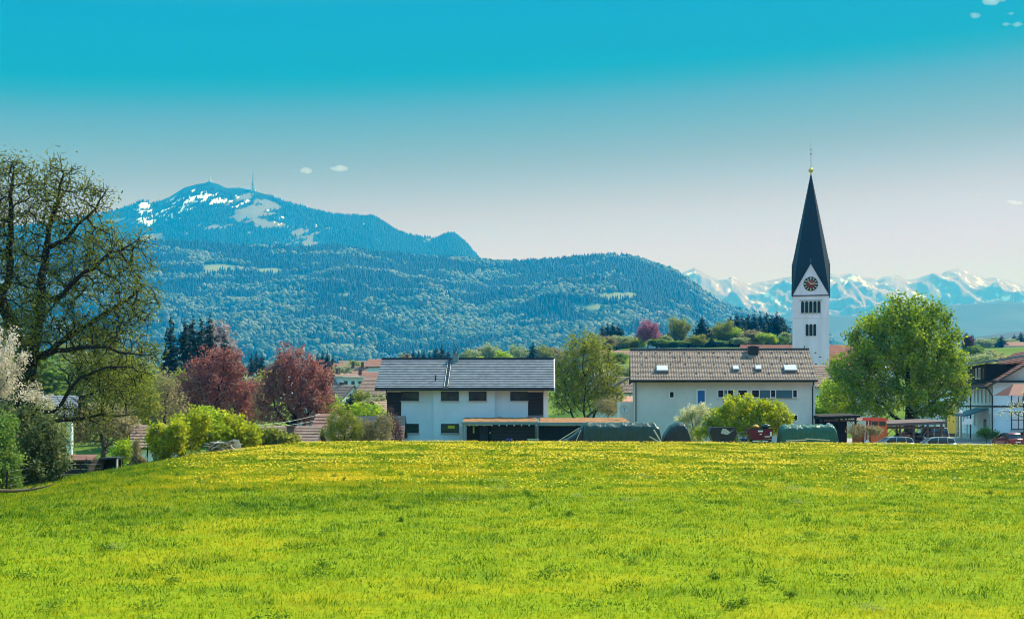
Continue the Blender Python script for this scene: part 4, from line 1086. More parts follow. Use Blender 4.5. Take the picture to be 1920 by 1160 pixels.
# ---------------------------------------------------------------- the modern house
HY = 134.0; G0 = -4.5
mh = thing('modern_house', 'white modern house with grey tiled roof and dark timber corners', 'house', (X(876, HY), HY, G0), R(-1.5))
def hx(px, d=HY): return X(px, d) - X(876, HY)
def hz(py, d=HY): return Z(py, d) - G0
wl = MB()
ez = hz(722); dp = 10.0; rzz = hz(673, 138.6)
wl.b(hx(752), hx(813), 0, dp, 0, ez); wl.b(hx(813), hx(928), -0.30, dp, 0, ez); wl.b(hx(928), hx(990), 0, dp, 0, ez)
wl.b(hx(725), hx(752), 0.35, dp - .01, 0, ez - .01); wl.b(hx(990), hx(1020), 0.35, dp - .01, 0, ez - .01)
for sx in (hx(725) + .02, hx(1020) - .3): wl.prism([(0.36, ez - .02), (dp - .02, ez - .02), (4.6, rzz - 0.35)], 'x', sx, sx + .26)
wl.build('wall', M['render_white'], mh)
for (a, b_, z0, z1) in ((725, 752, hz(832), hz(735)), (990, 1018, hz(778), hz(735))):
    c = MB(); c.b(hx(a), hx(b_) - .004, 0.02, 0.345, z0, z1); c.build('timber_cladding', M['timber_dark'], mh)
so = MB(); so.b(hx(725), hx(1019), 0.004, 0.33, hz(734.6), ez - .02); so.build('soffit_band', M['render_cream'], mh)
pt = MB(); pt.b(hx(1019.5), hx(1028), -0.12, 0.33, 0, ez - .03); pt.build('lit_edge_post', M['trim_white'], mh)  # white post stands in for the sunlit edge of the right gable wall
# roof in two fields with a ladder gap between
rf = MB(); E = (-1.0, hz(727, 133)); T = (4.6, rzz)
xl, xm0, xm1, xr = hx(703, 133), hx(832, 133), hx(841, 133), hx(1039, 133)
slope(rf, xl, xm0, E, T, 17, 0.065); slope(rf, xm1, xr, E, T, 17, 0.065)
slope(rf, xm0, xm1, (E[0], E[1] - .06), (T[0], T[1] - .06), 17, 0.01, 0, 0, 1)
slope(rf, xl, xr, (10.6, E[1]), T, 17, 0.06)
ro = rf.build('roof', [M['tile_slate'], M['tile_dark']], mh)
rg = MB(); rg.box(((xl + xr) / 2, T[0], T[1] + .06), (xr - xl + .04, .34, .16)); rg.build('ridge', M['tile_dark'], ro)
gt = MB(); gt.tube([(xl, E[0] - .08, E[1] - .14), (xr, E[0] - .08, E[1] - .14)], 0.10, 8); gt.tube([(hx(727), -.98, E[1] - .2), (hx(724), -.3, E[1] - .7), (hx(724.5), 0.2, E[1] - 1.1)], .05, 6); gt.build('gutter', M['trim_dark'], ro)
la = MB()
for s_ in (xm0 + .06, xm1 - .06): la.tube([(s_, E[0], E[1] + .12), (s_, T[0] - .4, T[1] - .1)], 0.035, 5)
for k in range(18):
    t_ = k / 18; la.tube([(xm0 + .06, E[0] + (T[0] - E[0]) * t_, E[1] + (T[1] - E[1]) * t_ + .12), (xm1 - .06, E[0] + (T[0] - E[0]) * t_, E[1] + (T[1] - E[1]) * t_ + .12)], 0.025, 4)
la.build('roof_ladder', M['steel'], ro)
vg = MB(); sl_ = math.atan2(T[1] - E[1], T[0] - E[0]); vg.prism([(E[0], E[1] - .32), (E[0], E[1] + .02), (T[0], T[1] + .02), (T[0], T[1] - .32)], 'x', xr + .003, xr + .11); vg.prism([(10.6, E[1] - .32), (10.6, E[1] + .02), (T[0], T[1] + .02), (T[0], T[1] - .32)], 'x', xr + .003, xr + .11); vg.build('barge_board', M['trim_white'], ro)
ch = MB(); cx = hx(852, 138); ch.b(cx - .28, cx + .28, 3.9, 4.5, T[1] - .7, T[1] + .45); ch.b(cx - .34, cx + .34, 3.84, 4.56, T[1] + .453, T[1] + .53); ch.tube([(cx, 4.2, T[1] + .5), (cx, 4.2, T[1] + .78)], .11, 8); ch.build('chimney', M['zinc'], ro)
vt = MB(); vx = hx(816, 134); vt.tube([(vx, 0.35, E[1] + .65), (vx, 0.30, E[1] + 1.25)], .07, 6); vt.build('roof_vent', M['trim_dark'], ro)
for (c, z0) in ((768.5, 751), (844, 751), (896, 751), (973.5, 751), (768.5, 811), (844, 811)):
    yy = -0.30 if c in (844, 896) else 0.0
    wo = window(mh, hx(c), yy, hz(z0), 1.68, 0.86, frame=0.10, glass=M['glass_green_reflect'], sill=True)
    if (c, z0) == (844, 811):
        yc = MB(); yc.b(hx(840), hx(853), yy - .034, yy - .025, hz(803), hz(797)); yc.build('yellow_notice', plain('yellow_card', (0.55, 0.45, 0.03), .8, .03), wo)

# ---------------------------------------------------------------- entrance roof and carport of the modern house
cp = thing('carport', 'long low carport with rusty brown planted roof before the modern house', 'carport', (X(960, 128), 128, G0 + .0))
def kx(px, d=128): return X(px, d) - X(960, 128)
def kz(py, d=128): return Z(py, d) - G0
rb = MB(); zf = kz(789.5)
rb.prism([(0, zf - .30), (5.6, zf + .0), (5.6, zf + .25), (0, zf - .05)], 'x', kx(866), kx(1009))
rb.prism([(-.6, zf - .36), (5.4, zf - .06), (5.4, zf + .2), (-.6, zf - .1)], 'x', kx(1009.5), kx(1181))
rbo = rb.build('roof', M['zinc'], cp)
g_ = np.random.default_rng(9)
def sedum_bed(x0, x1, y0, y1, z0, z1, seed):
    nx, ny = 120, 12; gx = np.linspace(x0, x1, nx); gy = np.linspace(y0, y1, ny); A, B = np.meshgrid(gx, gy)
    Zs = z0 + (z1 - z0) * (B - y0) / (y1 - y0) + 0.06 + 0.09 * fbm(A * 1.4, B * 1.8, 4, seed); Zs[0, :] = z0 - .02; Zs[:, 0] = np.minimum(Zs[:, 0], z0 + .1)
    V = np.stack([A, B, Zs], -1).reshape(-1, 3); ix = np.arange(nx * ny).reshape(ny, nx)
    Q = np.stack([ix[:-1, :-1], ix[:-1, 1:], ix[1:, 1:], ix[1:, :-1]], -1).reshape(-1, 4)
    fast('sedum_planting', V, Q, M['sedum'], rbo, None, True)
sedum_bed(kx(868), kx(1007), .12, 5.4, zf - .035, zf + .25, 3); sedum_bed(kx(1012), kx(1179), -.45, 5.2, zf - .085, zf + .2, 6)
fa = MB(); fa.b(kx(921), kx(1003), .5, .62, 0, zf - .32); fa.build('timber_wall', M['timber_dark'], cp)
fb = MB(); fb.b(kx(1010), kx(1178), .2, .32, 0, zf - .40); fb.build('timber_wall', M['timber_black'], cp)
wb = MB(); wb.b(kx(862), kx(921), .3, .5, kz(797.5), zf - .30); wb.build('white_beam', M['trim_white'], cp)
for k in range(10): xx = kx(880 + k * 14); rfn = MB(); rfn.b(xx - .05, xx + .05, -.12, .4, zf - .42, zf - .315); rfn.build('rafter_end', M['trim_white'], rbo)
for px_ in (868, 874, 1008.5): 
    ps = MB(); ps.tube([(kx(px_), .12, 0), (kx(px_), .12, zf - .33)], .05, 8); ps.build('post', M['steel'], cp)
dr = MB(); dr.b(kx(899), kx(914), .9, 1.0, 0, kz(797)); dro = dr.build('door', M['trim_dark'], cp)
dw = MB(); dw.b(kx(874), kx(921), 1.02, 1.2, 0, zf - .34); dw.build('entry_wall', M['timber_black'], cp)
dg = MB(); dg.b(kx(886), kx(889), .84, 1.0, kz(812), kz(798)); dg.build('door_light', plain('yellow_glass', (0.42, 0.40, 0.06), .4, .1), cp)
nb = MB(); nb.b(kx(917.5), kx(920), .80, .9, kz(813), kz(809)); nb.build('letter_box', plain('dull_yellow', (0.4, 0.36, 0.1), .6, .1), cp)
# satellite dish on its pole
sd = thing('satellite_dish', 'pale round satellite dish on a pole behind the carport roof end', 'satellite dish', (X(1170, 130.5), 130.5, Z(785, 130.5) - .1))
d_ = MB(); d_.tube([(0, 0, 0), (0, 0, 1.15)], .03, 6); d_.build('pole', M['steel'], sd)
d_ = MB(); d_.lathe([(0.001, .10), (.2, .085), (.36, .04), (.46, -.02), (.45, -.04), (.34, .02), (.001, .07)], (0, -.1, 1.05), 20, 0, 'y'); d_.build('dish', plain('dish_grey', (0.40, 0.50, 0.50), .5, .04), sd)
d_ = MB(); d_.tube([(0, -.15, .7), (0, -.55, 1.0)], .015, 5); d_.box((0, -.56, 1.02), (.07, .12, .07)); d_.build('feed_arm', M['trim_dark'], sd)
# bins in front
def tub(name, lb, cat, px, d, w, h, mat, n=16, taper=.82):
    t = thing(name, lb, cat, (X(px, d), d, G0 + .0)); q = MB(); q.lathe([(0.001, 0), (w * taper / 2, 0), (w / 2, h), (w / 2 * 1.06, h), (w / 2 * 1.06, h + .04), (w / 2 * .94, h + .04), (w * taper / 2 * .9, .05), (.001, .05)], (0, 0, 0), n); q.build('tub', mat, t)
    q = MB(); q.tube([(-w / 2, 0, h), (-w / 2 - .04, 0, h + .1), (0, -.02, h + .22), (w / 2 + .04, 0, h + .1), (w / 2, 0, h)], .012, 5); q.build('handle', M['trim_dark'], t)
BASE = -3.7 - G0
tub('bucket', 'small blue bucket by the dark carport wall', 'bucket', 955, 124, .5, Z(823, 124) - G0, plain('blue_plastic', (0.02, 0.04, 0.42), .4, .05))
bn = thing('water_trough', 'green grey trough by the carport post, right of the blue bucket', 'trough', (X(1000, 124), 124, G0))
q = MB(); hh = Z(823.5, 124) - G0; q.prism([(-.42, 0), (.42, 0), (.5, hh), (.44, hh), (.38, .06), (-.38, .06), (-.44, hh), (-.5, hh)], 'y', -.3, .3); q.b(-.44, .44, -.32, -.3, .02, hh - .01); q.b(-.44, .44, .3, .32, .02, hh - .01); q.build('basin', plain('green_grey_plastic', (0.10, 0.22, 0.17), .5, .08), bn)
q = MB(); q.b(-.53, .53, -.34, .34, hh + .003, hh + .05); q.build('lid', plain('pale_green_plastic', (0.16, 0.30, 0.24), .5, .08), bn)

# ---------------------------------------------------------------- the tan house
TY = 137.0
th = thing('tan_house', 'long pale house with brown tiled roof, skylights and a blue door', 'house', (X(1358, TY), TY, G0), R(-4))
def tx(px, d=TY): return X(px, d) - X(1358, TY)
def tz(py, d=TY): return Z(py, d) - G0
hw = tx(1526); eh = tz(712); ridge = (5.2, tz(655.5, 142.2)); eav = (-.75, tz(711.5, 136.2))
q = MB(); q.b(-hw, hw, 0, 10.4, 0, eh); q.prism([(0.002, eh + .002), (10.398, eh + .002), (5.2, ridge[1] - .28)], 'x', -hw + .01, hw - .01); q.build('wall', M['render_cream'], th)
rf = MB(); rx0, rx1 = tx(1184, 136.2), tx(1532, 136.2)
slope(rf, rx0, rx1, eav, ridge, 24, 0.036, 72, 0.02); slope(rf, rx0, rx1, (11.2, eav[1]), ridge, 22, 0.04)
tro = rf.build('roof', [M['tile_brown'], M['tile_dark']], th)
q = MB(); q.tube([(rx0, ridge[0], ridge[1] + .03), (rx1, ridge[0], ridge[1] + .03)], .14, 8); q.build('ridge', M['tile_dark'], tro)
q = MB(); q.b(rx0, rx1, eav[0] - .10, eav[0] - .02, eav[1] - .24, eav[1] - .02); q.tube([(rx0, eav[0] - .13, eav[1] - .1), (rx1, eav[0] - .13, eav[1] - .1)], .09, 8)
q.build('gutter', M['trim_dark'], tro)
for px_, nm in ((1521.5, 1), (1193, 0)):
    q = MB(); q.tube([(tx(px_), -.8, eav[1] - .15), (tx(px_), -.6, eav[1] - .4), (tx(px_), -.08, eav[1] - .8), (tx(px_), -.08, 0)], .055 if nm else .05, 6); q.build('downpipe', M['trim_dark'], th)
q = MB(); q.b(rx0 - .002, rx0 + .09, 0, 10, eh - .3, eh - .05); q.build('barge_board', M['timber_dark'], tro)
rise = (ridge[1] - eav[1]) / (ridge[0] - eav[0]); ra = math.atan(rise)
def on_roof(px, py):
    # point of the slope seen at that photo pixel
    yl = -.75
    for _ in range(30):
        d = TY + yl; zt = tz(py, d); yl = eav[0] + (zt - eav[1]) / rise
    return tx(px, TY + yl), yl, eav[1] + (yl - eav[0]) * rise
for (px_, py_, w, h) in ((1241, 694.5, 1.15, 1.15), (1378, 693.5, .62, .85), (1419.5, 693, .62, .85), (1479, 694, 1.25, 1.15)):
    x, y, z = on_roof(px_, py_)
    q = MB(); q.box((x, y, z + .17), (w, h, .20), rx=ra); so_ = q.build('skylight', M['steel'], th)
    q = MB(); q.box((x, y - .02, z + .285), (w - .12, h - .14, .03), rx=ra); q.build('pane', M['skyglass'], so_)
x, y, z = on_roof(1408, 668)
q = MB(); q.b(x - .48, x + .48, y + .2, y + 1.1, z - .3, z + .93); q.b(x - .56, x + .56, y + .12, y + 1.18, z + .933, z + 1.0); q.b(x - .3, x + .3, y + .35, y + .95, z + 1.003, z + 1.07); q.build('chimney', M['trim_dark'], tro)
for (px_, py_) in ((1272, 678), (1459, 678), (1410, 681)):
    x, y, z = on_roof(px_, py_); q = MB(); q.tube([(x, y, z - .05), (x, y - .02, z + .45), (x, y - .12, z + .5)], .05, 6); q.build('vent_pipe', M['trim_dark'], tro)
sg0 = None
for k in range(13):
    for (py_, o) in ((663, 0), (671, 10), (684, 4), (701, 0)):
        x, y, z = on_roof(1197 + k * 27 + o, py_)
        if sg0 is None:
            q = MB(); q.prism([(-.05, .02), (.05, .02), (.05, .13), (.02, .13)], 'x', -.09, .09); sg0 = q.build('snow_guard', M['tile_dark'], tro); sgc = sg0
        else: sgc = sg0.copy(); COL.objects.link(sgc)
        sgc.location = (x, y, z)
wt = (M['trim_white'], M['glass'])
window(th, tx(1260), 0, tz(746), .52, .68, mats=wt, frame=.08)
dq = MB(); dq.b(tx(1308.5), tx(1321.5), -.03, -.003, tz(776), tz(732)); dqo = dq.build('door', M['blue_door'], th)
q = MB()
for a, b_, c, e in ((1306, 1308.4, 776, 729), (1321.6, 1324, 776, 729)): q.b(tx(a), tx(b_), -.08, -.002, tz(c), tz(e))
q.b(tx(1308.4), tx(1321.6), -.08, -.002, tz(731.8), tz(729)); q.build('frame', M['trim_white'], dqo)
for (a, b_) in ((1345, 1358), (1363, 1376), (1382, 1402), (1408, 1424), (1443, 1454), (1484, 1494)): window(th, tx((a + b_) / 2), 0, tz(746), (b_ - a) * TY / F, .85, mats=wt, frame=.09)
q = MB()
for (a, b_) in ((1358.2, 1362.8), (1424.2, 1442.8), (1454.2, 1483.8)):
    q = MB(); q.b(tx(a), tx(b_), -.05, -.003, tz(746), tz(731.5)); q.build('wall_panel', M['blue_panel'], th)
q = MB(); q.b(tx(1344), tx(1494.5), -.12, -.002, tz(747.2), tz(746.1)); q.build('sill', M['concrete'], th)
window(th, tx(1488), 0, tz(790), .7, .7, mats=wt, frame=.09)
ss = thing('lean_to_shed', 'small lean-to with tiled roof at the left gable of the tan house', 'shed', (X(1180, 141), 141, G0))
q = MB(); q.b(-.9, .75, 0, 4, 0, 4.6); q.build('wall', M['render_grey'], ss)
q = MB(); q.prism([(-1.5, Z(724, 141) - G0), (.85, Z(703, 141) - G0), (.85, Z(703, 141) - G0 + .16), (-1.5, Z(724, 141) - G0 + .16)], 'y', -.4, 4.2); q.build('roof', M['tile_old'], ss)

# ---------------------------------------------------------------- church
CY = 264.0; CG = -4.6
ct = thing('church_tower', 'tall white church tower with clock gables and steep dark slate spire', 'church tower', (X(1520.5, CY) + .72, CY + 3.4, CG), R(-12.5))
S = CY / F; hwid = 33.8 * S
def cz(py): return Z(py, CY) - CG
q = MB(); eave = cz(553); q.b(-hwid, hwid, -hwid, hwid, 0, eave); two = q.build('wall', M['tower_white'], ct)
gt_ = cz(493)
for k in range(4):
    gb = MB(); gb.prism([(-hwid + .02, eave + .02), (hwid - .02, eave + .02), (0, gt_ - .1)], 'y', -hwid - .01, -hwid + .25); go = gb.build('gable', M['tower_white'], ct); go.rotation_euler = (0, 0, k * math.pi / 2)
sp = MB(); a = hwid + .06; tip = (0, 0, cz(317)); cr_ = [(-a, -a, eave + .02), (a, -a, eave + .02), (a, a, eave + .02), (-a, a, eave + .02)]
gp = [(0, -a - .03, gt_ + .12), (a + .03, 0, gt_ + .12), (0, a + .03, gt_ + .12), (-a - .03, 0, gt_ + .12)]
# each face is split once so that the spire swells slightly near its foot
def mid(p, t=.42): return (p[0] * (1 - t) * 1.0, p[1] * (1 - t) * 1.0, p[2] + (tip[2] - p[2]) * t - .0)
for k in range(4):
    g0, c1, g1 = gp[k], cr_[(k + 1) % 4], gp[(k + 1) % 4]
    sp.add([g0, c1, tip], [(0, 1, 2)]); sp.add([c1, g1, tip], [(0, 1, 2)])
spo = sp.build('spire', M['slate_spire'], ct)
cn = MB()
for sgn in (1,):
    cn.b(-hwid - .14, hwid + .14, -hwid - .14, hwid + .14, eave - .16, eave + .015)
cn.build('cornice', M['slate_spire'], ct)
vq = MB()
for k in range(4):
    g0 = Vector(gp[k]); c0 = Vector(cr_[k]); c1 = Vector(cr_[(k + 1) % 4])
    for c_ in (c0, c1): vq.tube([c_, g0], .11, 5)
vq.build('gable_verge', M['slate_spire'], spo)
for sx_, sy_ in ((-1, 0), (1, 0), (0, -1), (0, 1)):
    q = MB(); q.tube([(sx_ * (a), sy_ * (a), gt_), (sx_ * a, sy_ * a, gt_ + .9)], [.05, .02], 5); q.build('finial', M['steel'], ct)
q = MB(); tz_ = tip[2]; q.tube([(0, 0, tz_ - .8), (0, 0, tz_ + .1)], .12, 8); q.ball((0, 0, tz_ + .32), .46, 12); q.build('gilt_ball', M['gold'], ct)
q = MB(); q.tube([(0, 0, tz_ + .6), (0, 0, cz(262))], [.06, .03], 6); q.box((0, 0, cz(275)), (.5, .03, .08)); q.box((0, 0, cz(283)), (.28, .03, .28)); q.build('weather_rod', M['steel'], ct)
q = MB(); q.lathe([(.001, -.06), (.40, -.05), (.42, 0), (.40, .06), (.001, .06)], (0, -a * .80, cz(481.5)), 16, 0, 'y'); q.build('gilt_disc', M['gold_paint'], ct)
# clock
ckz = cz(532); ck = MB(); ck.lathe([(.001, -.06), (1.30, -.06), (1.34, 0), (1.34, .05), (.001, .05)], (0, -hwid - .075, ckz), 40, 0, 'y'); cko = ck.build('clock_face', M['trim_dark'], ct)
q = MB(); q.lathe([(.001, -.012), (.80, -.012), (.80, .01), (.001, .01)], (0, -hwid - .15, ckz), 32, 0, 'y'); q.build('clock_centre', M['clock_red'], cko)
for k in range(12):
    an = k * math.pi / 6; q = MB(); q.box((math.sin(an) * 1.05, -hwid - .15, ckz + math.cos(an) * 1.05), (.14 if k % 3 else .2, .03, .42), ry=an); q.build('hour_mark', M['gold_paint'], cko)
for an, ln, wd in ((R(-45), 1.0, .11), (R(84), .85, .16)): q = MB(); q.box((math.sin(an) * ln * .42, -hwid - (.19 if an < 0 else .225), ckz + math.cos(an) * ln * .42), (wd, .03, ln), ry=an); q.build('clock_hand', M['gold_paint'], cko)
def arch_set(n, x0, x1, pb, ptop, label):
    w = (x1 - x0) / n; 
    for k in range(n):
        c = (x0 + w * (k + .5) - 1520.5) * S; hw_ = w * S * .36; zb, zt = cz(pb), cz(ptop)
        poly = [(c - hw_, zb), (c + hw_, zb), (c + hw_, zt - hw_)] + [(c + hw_ * math.cos(t), zt - hw_ + hw_ * math.sin(t)) for t in np.linspace(.3, math.pi - .3, 6)] + [(c - hw_, zt - hw_)]
        q = MB(); q.prism(poly, 'y', -hwid - .012, -hwid - .002); q.build('arched_opening', glassmat('belfry_dark', (.012, .008, .008), .8) if k == 0 else bpy.data.materials['belfry_dark'], ct)
        if k:
            xx = (x0 + w * k - 1520.5) * S; q = MB(); q.tube([(xx, -hwid - .1, zb), (xx, -hwid - .1, zt - hw_)], .09, 8); q.box((xx, -hwid - .1, zt - hw_ + .05), (.3, .2, .14)); q.box((xx, -hwid - .1, zb + .05), (.28, .2, .12)); q.build('column', M['concrete'], ct)
arch_set(5, 1501.5, 1539.5, 586, 564.5, 'a'); arch_set(3, 1510, 1531.5, 629.5, 607, 'b')
q = MB(); q.b(-20.5 * S, 20.5 * S, -hwid - .14, -hwid - .002, cz(564.2), cz(562)); q.b(-19 * S, 19 * S, -hwid - .12, -hwid - .002, cz(587.5), cz(586.2)); q.build('label_course', M['concrete'], ct)
q = MB()
q.b(-hwid - .05, hwid + .05, -hwid - .05, hwid + .05, cz(595.4), cz(594.4)); q.build('string_course', M['tower_white'], ct)
q = MB(); q.b(-1.25, -1.1, -hwid - .06, -hwid - .002, cz(660), cz(648)); q.build('slit_window', M['trim_dark'], ct)
# nave
nv = thing('church_nave', 'church nave with long weathered red tiled roof behind the tower', 'church', (X(1500, 290), 290, -4.6), R(-1))
q = MB(); wz = Z(690, 290) + 4.6; q.b(X(1385, 290) - X(1500, 290), X(1660, 290) - X(1500, 290), -8, 8, 0, wz); q.prism([(-7.99, wz + .002), (7.99, wz + .002), (0, Z(649, 290) + 4.4)], 'x', X(1386, 290) - X(1500, 290), X(1659, 290) - X(1500, 290)); q.build('wall', M['render_white'], nv)
q = MB(); slope(q, X(1379, 290) - X(1500, 290), X(1664, 290) - X(1500, 290), (-8.6, Z(692, 282) + 4.6), (0, Z(646.5, 290) + 4.6), 26, .03, 0, 0, 0, .12, (1.0, -1)); slope(q, X(1379, 290) - X(1500, 290), X(1664, 290) - X(1500, 290), (8.6, Z(692, 282) + 4.6), (0, Z(646.5, 290) + 4.6), 10, .03, 0, 0, 0, .12, (1, -1)); q.build('roof', [M['tile_church'], M['tile_church']], nv)

# ---------------------------------------------------------------- cream building at the right
RY = 150.0
cb = thing('guest_house', 'large white building with red brown roof, dormer and dark entrance canopy', 'building', (X(1862, RY), RY, -4.3), R(-9))
def bz(py, d=RY): return Z(py, d) + 4.3
eh = bz(717); Lb = 22.0; Wb = 13.0; mid_ = Wb / 2; rz_ = bz(649, 152); sl = (rz_ - eh) / mid_
q = MB(); q.b(0, Wb, 0, Lb, 0, eh); q.prism([(.003, eh + .002), (Wb - .003, eh + .002), (mid_, rz_ - .22)], 'y', .01, Lb - .01); q.build('wall', M['render_white'], cb)
def yslope(mb, xe, ze, xr_, zr, y0, y1, n, step=.05, m=0):
    vs = []; fs = []
    L = math.hypot(xr_ - xe, zr - ze); s = 1 if xr_ > xe else -1; nx_, nz_ = -s * (zr - ze) / L, abs(xr_ - xe) / L
    for c in range(n):
        for t, o in ((c / n, step), ((c + 1) / n, 0)):
            for y in (y0, y1): vs.append((xe + (xr_ - xe) * t + nx_ * o, y, ze + (zr - ze) * t + nz_ * o))
    for k in range(2 * n - 1): f = (2 * k, 2 * k + 1, 2 * k + 3, 2 * k + 2); fs.append(f[::-1] if s > 0 else f)
    mb.add(vs, fs, m)
    th_ = .16; A = [(xe, y0, ze), (xe, y1, ze), (xr_, y1, zr), (xr_, y0, zr)]; B = [(x - nx_ * th_, y, z - nz_ * th_) for x, y, z in A]
    mb.add(A + B, [(4, 5, 6, 7) if s > 0 else (7, 6, 5, 4), (0, 1, 5, 4), (1, 2, 6, 5), (3, 0, 4, 7)], 1)
q = MB(); yslope(q, -.8, eh - .8 * sl, mid_, rz_, -.9, Lb + .5, 16); yslope(q, Wb + .8, eh - .8 * sl, mid_, rz_, -.9, Lb + .5, 16); cbr = q.build('roof', [M['tile_red'], M['timber_beam']], cb)
q = MB(); q.prism([(.25, eh + .25), (Wb - .25, eh + .25), (mid_, rz_ - .5)], 'y', -.03, -.004); q.build('gable_panel', M['render_grey'], cb)
q = MB(); q.b(-.75, Wb + .75, -.85, -.01, eh + .0, eh + .22); q.build('gable_ledge', M['trim_dark'], cb)
q = MB(); q.b(-.02, Wb, -.06, -.003, bz(763), bz(760)); q.b(-.06, -.003, -.06, Lb, bz(763), bz(760)); q.build('string_course', M['trim_dark'], cb)
q = MB(); q.b(-.03, Wb, -.04, -.004, 0, .7); q.b(-.04, -.004, -.04, Lb, 0, .7); q.build('plinth', M['concrete'], cb)
dm = MB(); y0, y1 = 4.0, 16.0; zd0 = eh + .35; zd1 = eh + 2.1
dm.b(-.1, 2.6, y0, y1, zd0 - .6, zd1); dmo = dm.build('dormer', M['timber_black'], cb)
q = MB(); q.prism([(-.9, zd1 + .05), (4.0, zd1 + .75), (4.0, zd1 + .95), (-.9, zd1 + .22)], 'y', y0 - .3, y1 + .3); q.build('dormer_roof', M['zinc'], dmo)
for k in range(5): window(dmo, -.1, y0 + 1.4 + k * 2.2, zd0 + .15, 1.0, 1.25, 'x-', .1, (M['trim_white'] if k in (1, 2) else M['timber_beam'], M['glass']), 'pane')
wm = (M['trim_white'], M['glass'])
for k in range(8): window(cb, 0, 1.6 + k * 2.5, bz(757), 1.0, 1.75, 'x-', .12, wm, mull=1)
for k in range(8):
    if 1 <= k <= 3: continue
    window(cb, 0, 1.6 + k * 2.5, bz(803), 1.0, 1.75, 'x-', .12, wm, mull=1)
for z_ in (757, 805):
    for xw in (2.6, 6.4, 10.2): window(cb, xw, 0, bz(z_), 1.5, 1.7 if z_ == 757 else 1.9, 'y-', .09, (M['trim_dark'], M['skyglass']), mull=1, trans=.55, sill=True)
q = MB(); q.prism([(-2.4, bz(781)), (-.01, bz(767)), (-.01, bz(765)), (-2.4, bz(778.5))], 'y', 2.6, 11.2); cno = q.build('entrance_canopy', M['blue_panel'], cb)
for y_ in (2.9, 7.0, 10.9):
    q = MB(); q.tube([(-2.2, y_, 0), (-2.2, y_, bz(781))], .07, 6); q.build('canopy_post', M['trim_white'], cno)
q = MB(); q.b(-.05, -.004, 4.0, 5.6, .15, 2.5); do_ = q.build('door', M['trim_dark'], cb)
q = MB(); q.b(-.07, -.052, 4.15, 4.75, .4, 2.3); q.build('door_glass', M['glass'], do_)
q = MB()
for k in range(3): q.b(-1.6 + k * .35, -.06, 3.6, 6.0, k * .17, (k + 1) * .17 - .004)
q.build('steps', M['concrete'], cb)
q = MB(); q.tube([(-2.6, 7.4, .2), (-2.6, 7.4, 1.1), (-.8, 7.4, 1.6), (-.8, 7.4, .6)], .03, 5); q.build('handrail', M['trim_white'], cb)
for y_ in (-.12, 14.0):
    q = MB(); q.tube([(-.85, y_, eh - .5), (-.5, y_, eh - .75), (-.1, y_, eh - 1.4), (-.1, y_, 0)], .07, 6); q.build('downpipe', M['trim_dark'], cb)
q = MB(); q.tube([(-.9, -.9, eh - .8 * sl + .02), (-.9, Lb + .5, eh - .8 * sl + .02)], .1, 8); q.build('gutter', M['trim_dark'], cbr)
ab = thing('annex_house', 'ochre fronted annex between the linden and the white guest house', 'building', (X(1785, 176), 176, -4.3))
def az(py): return Z(py, 176) + 4.3
q = MB(); q.b(-1.9, 2.6, .4, 8, 0, az(728)); q.b(-2.2, -.75, 0.1, .39, 0, az(752)); q.build('wall', M['render_white'], ab)
q = MB(); q.b(-.68, .62, .1, .39, az(812), az(752)); q.build('yellow_panel', M['yellow_wall'], ab)
q = MB(); q.b(-.7, .64, .06, .39, 0, az(812.2)); q.build('plinth', M['plinth'], ab)
for px_ in (1774.2, 1796.5): q = MB(); q.tube([(X(px_, 176) - X(1785, 176), .0, 0), (X(px_, 176) - X(1785, 176), .0, az(750))], .07, 6); q.build('downpipe', M['trim_dark'], ab)
q = MB(); q.prism([(-2.4, az(728)), (3.0, az(728)), (.3, az(712))], 'y', .1, 8.2); q.build('roof', M['tile_red'], ab)
pr = thing('porch_shelter', 'small brown tiled roof corner entering at the right photo edge', 'shelter', (X(1925, 128), 128, -4.4))
q = MB(); zz = lambda py: Z(py, 128) + 4.4
q.add([(X(1887, 128) - X(1925, 128), -.6, zz(741)), (2.5, -.6, zz(741)), (2.5, 1.6, zz(719)), (X(1912, 128) - X(1925, 128), 1.6, zz(719)), (X(1887, 128) - X(1925, 128), 3.4, zz(741)), (2.5, 3.4, zz(741))], [(0, 1, 2, 3), (0, 3, 4), (3, 2, 5, 4), (0, 4, 5, 1)]); q.build('roof', M['tile_red'], pr)
for xx, yy in ((1.9, -.3), (1.9, 3.1), (.9, 3.1)): q = MB(); q.tube([(xx, yy, 0), (xx, yy, zz(741))], .09, 6); q.build('post', M['timber_beam'], pr)

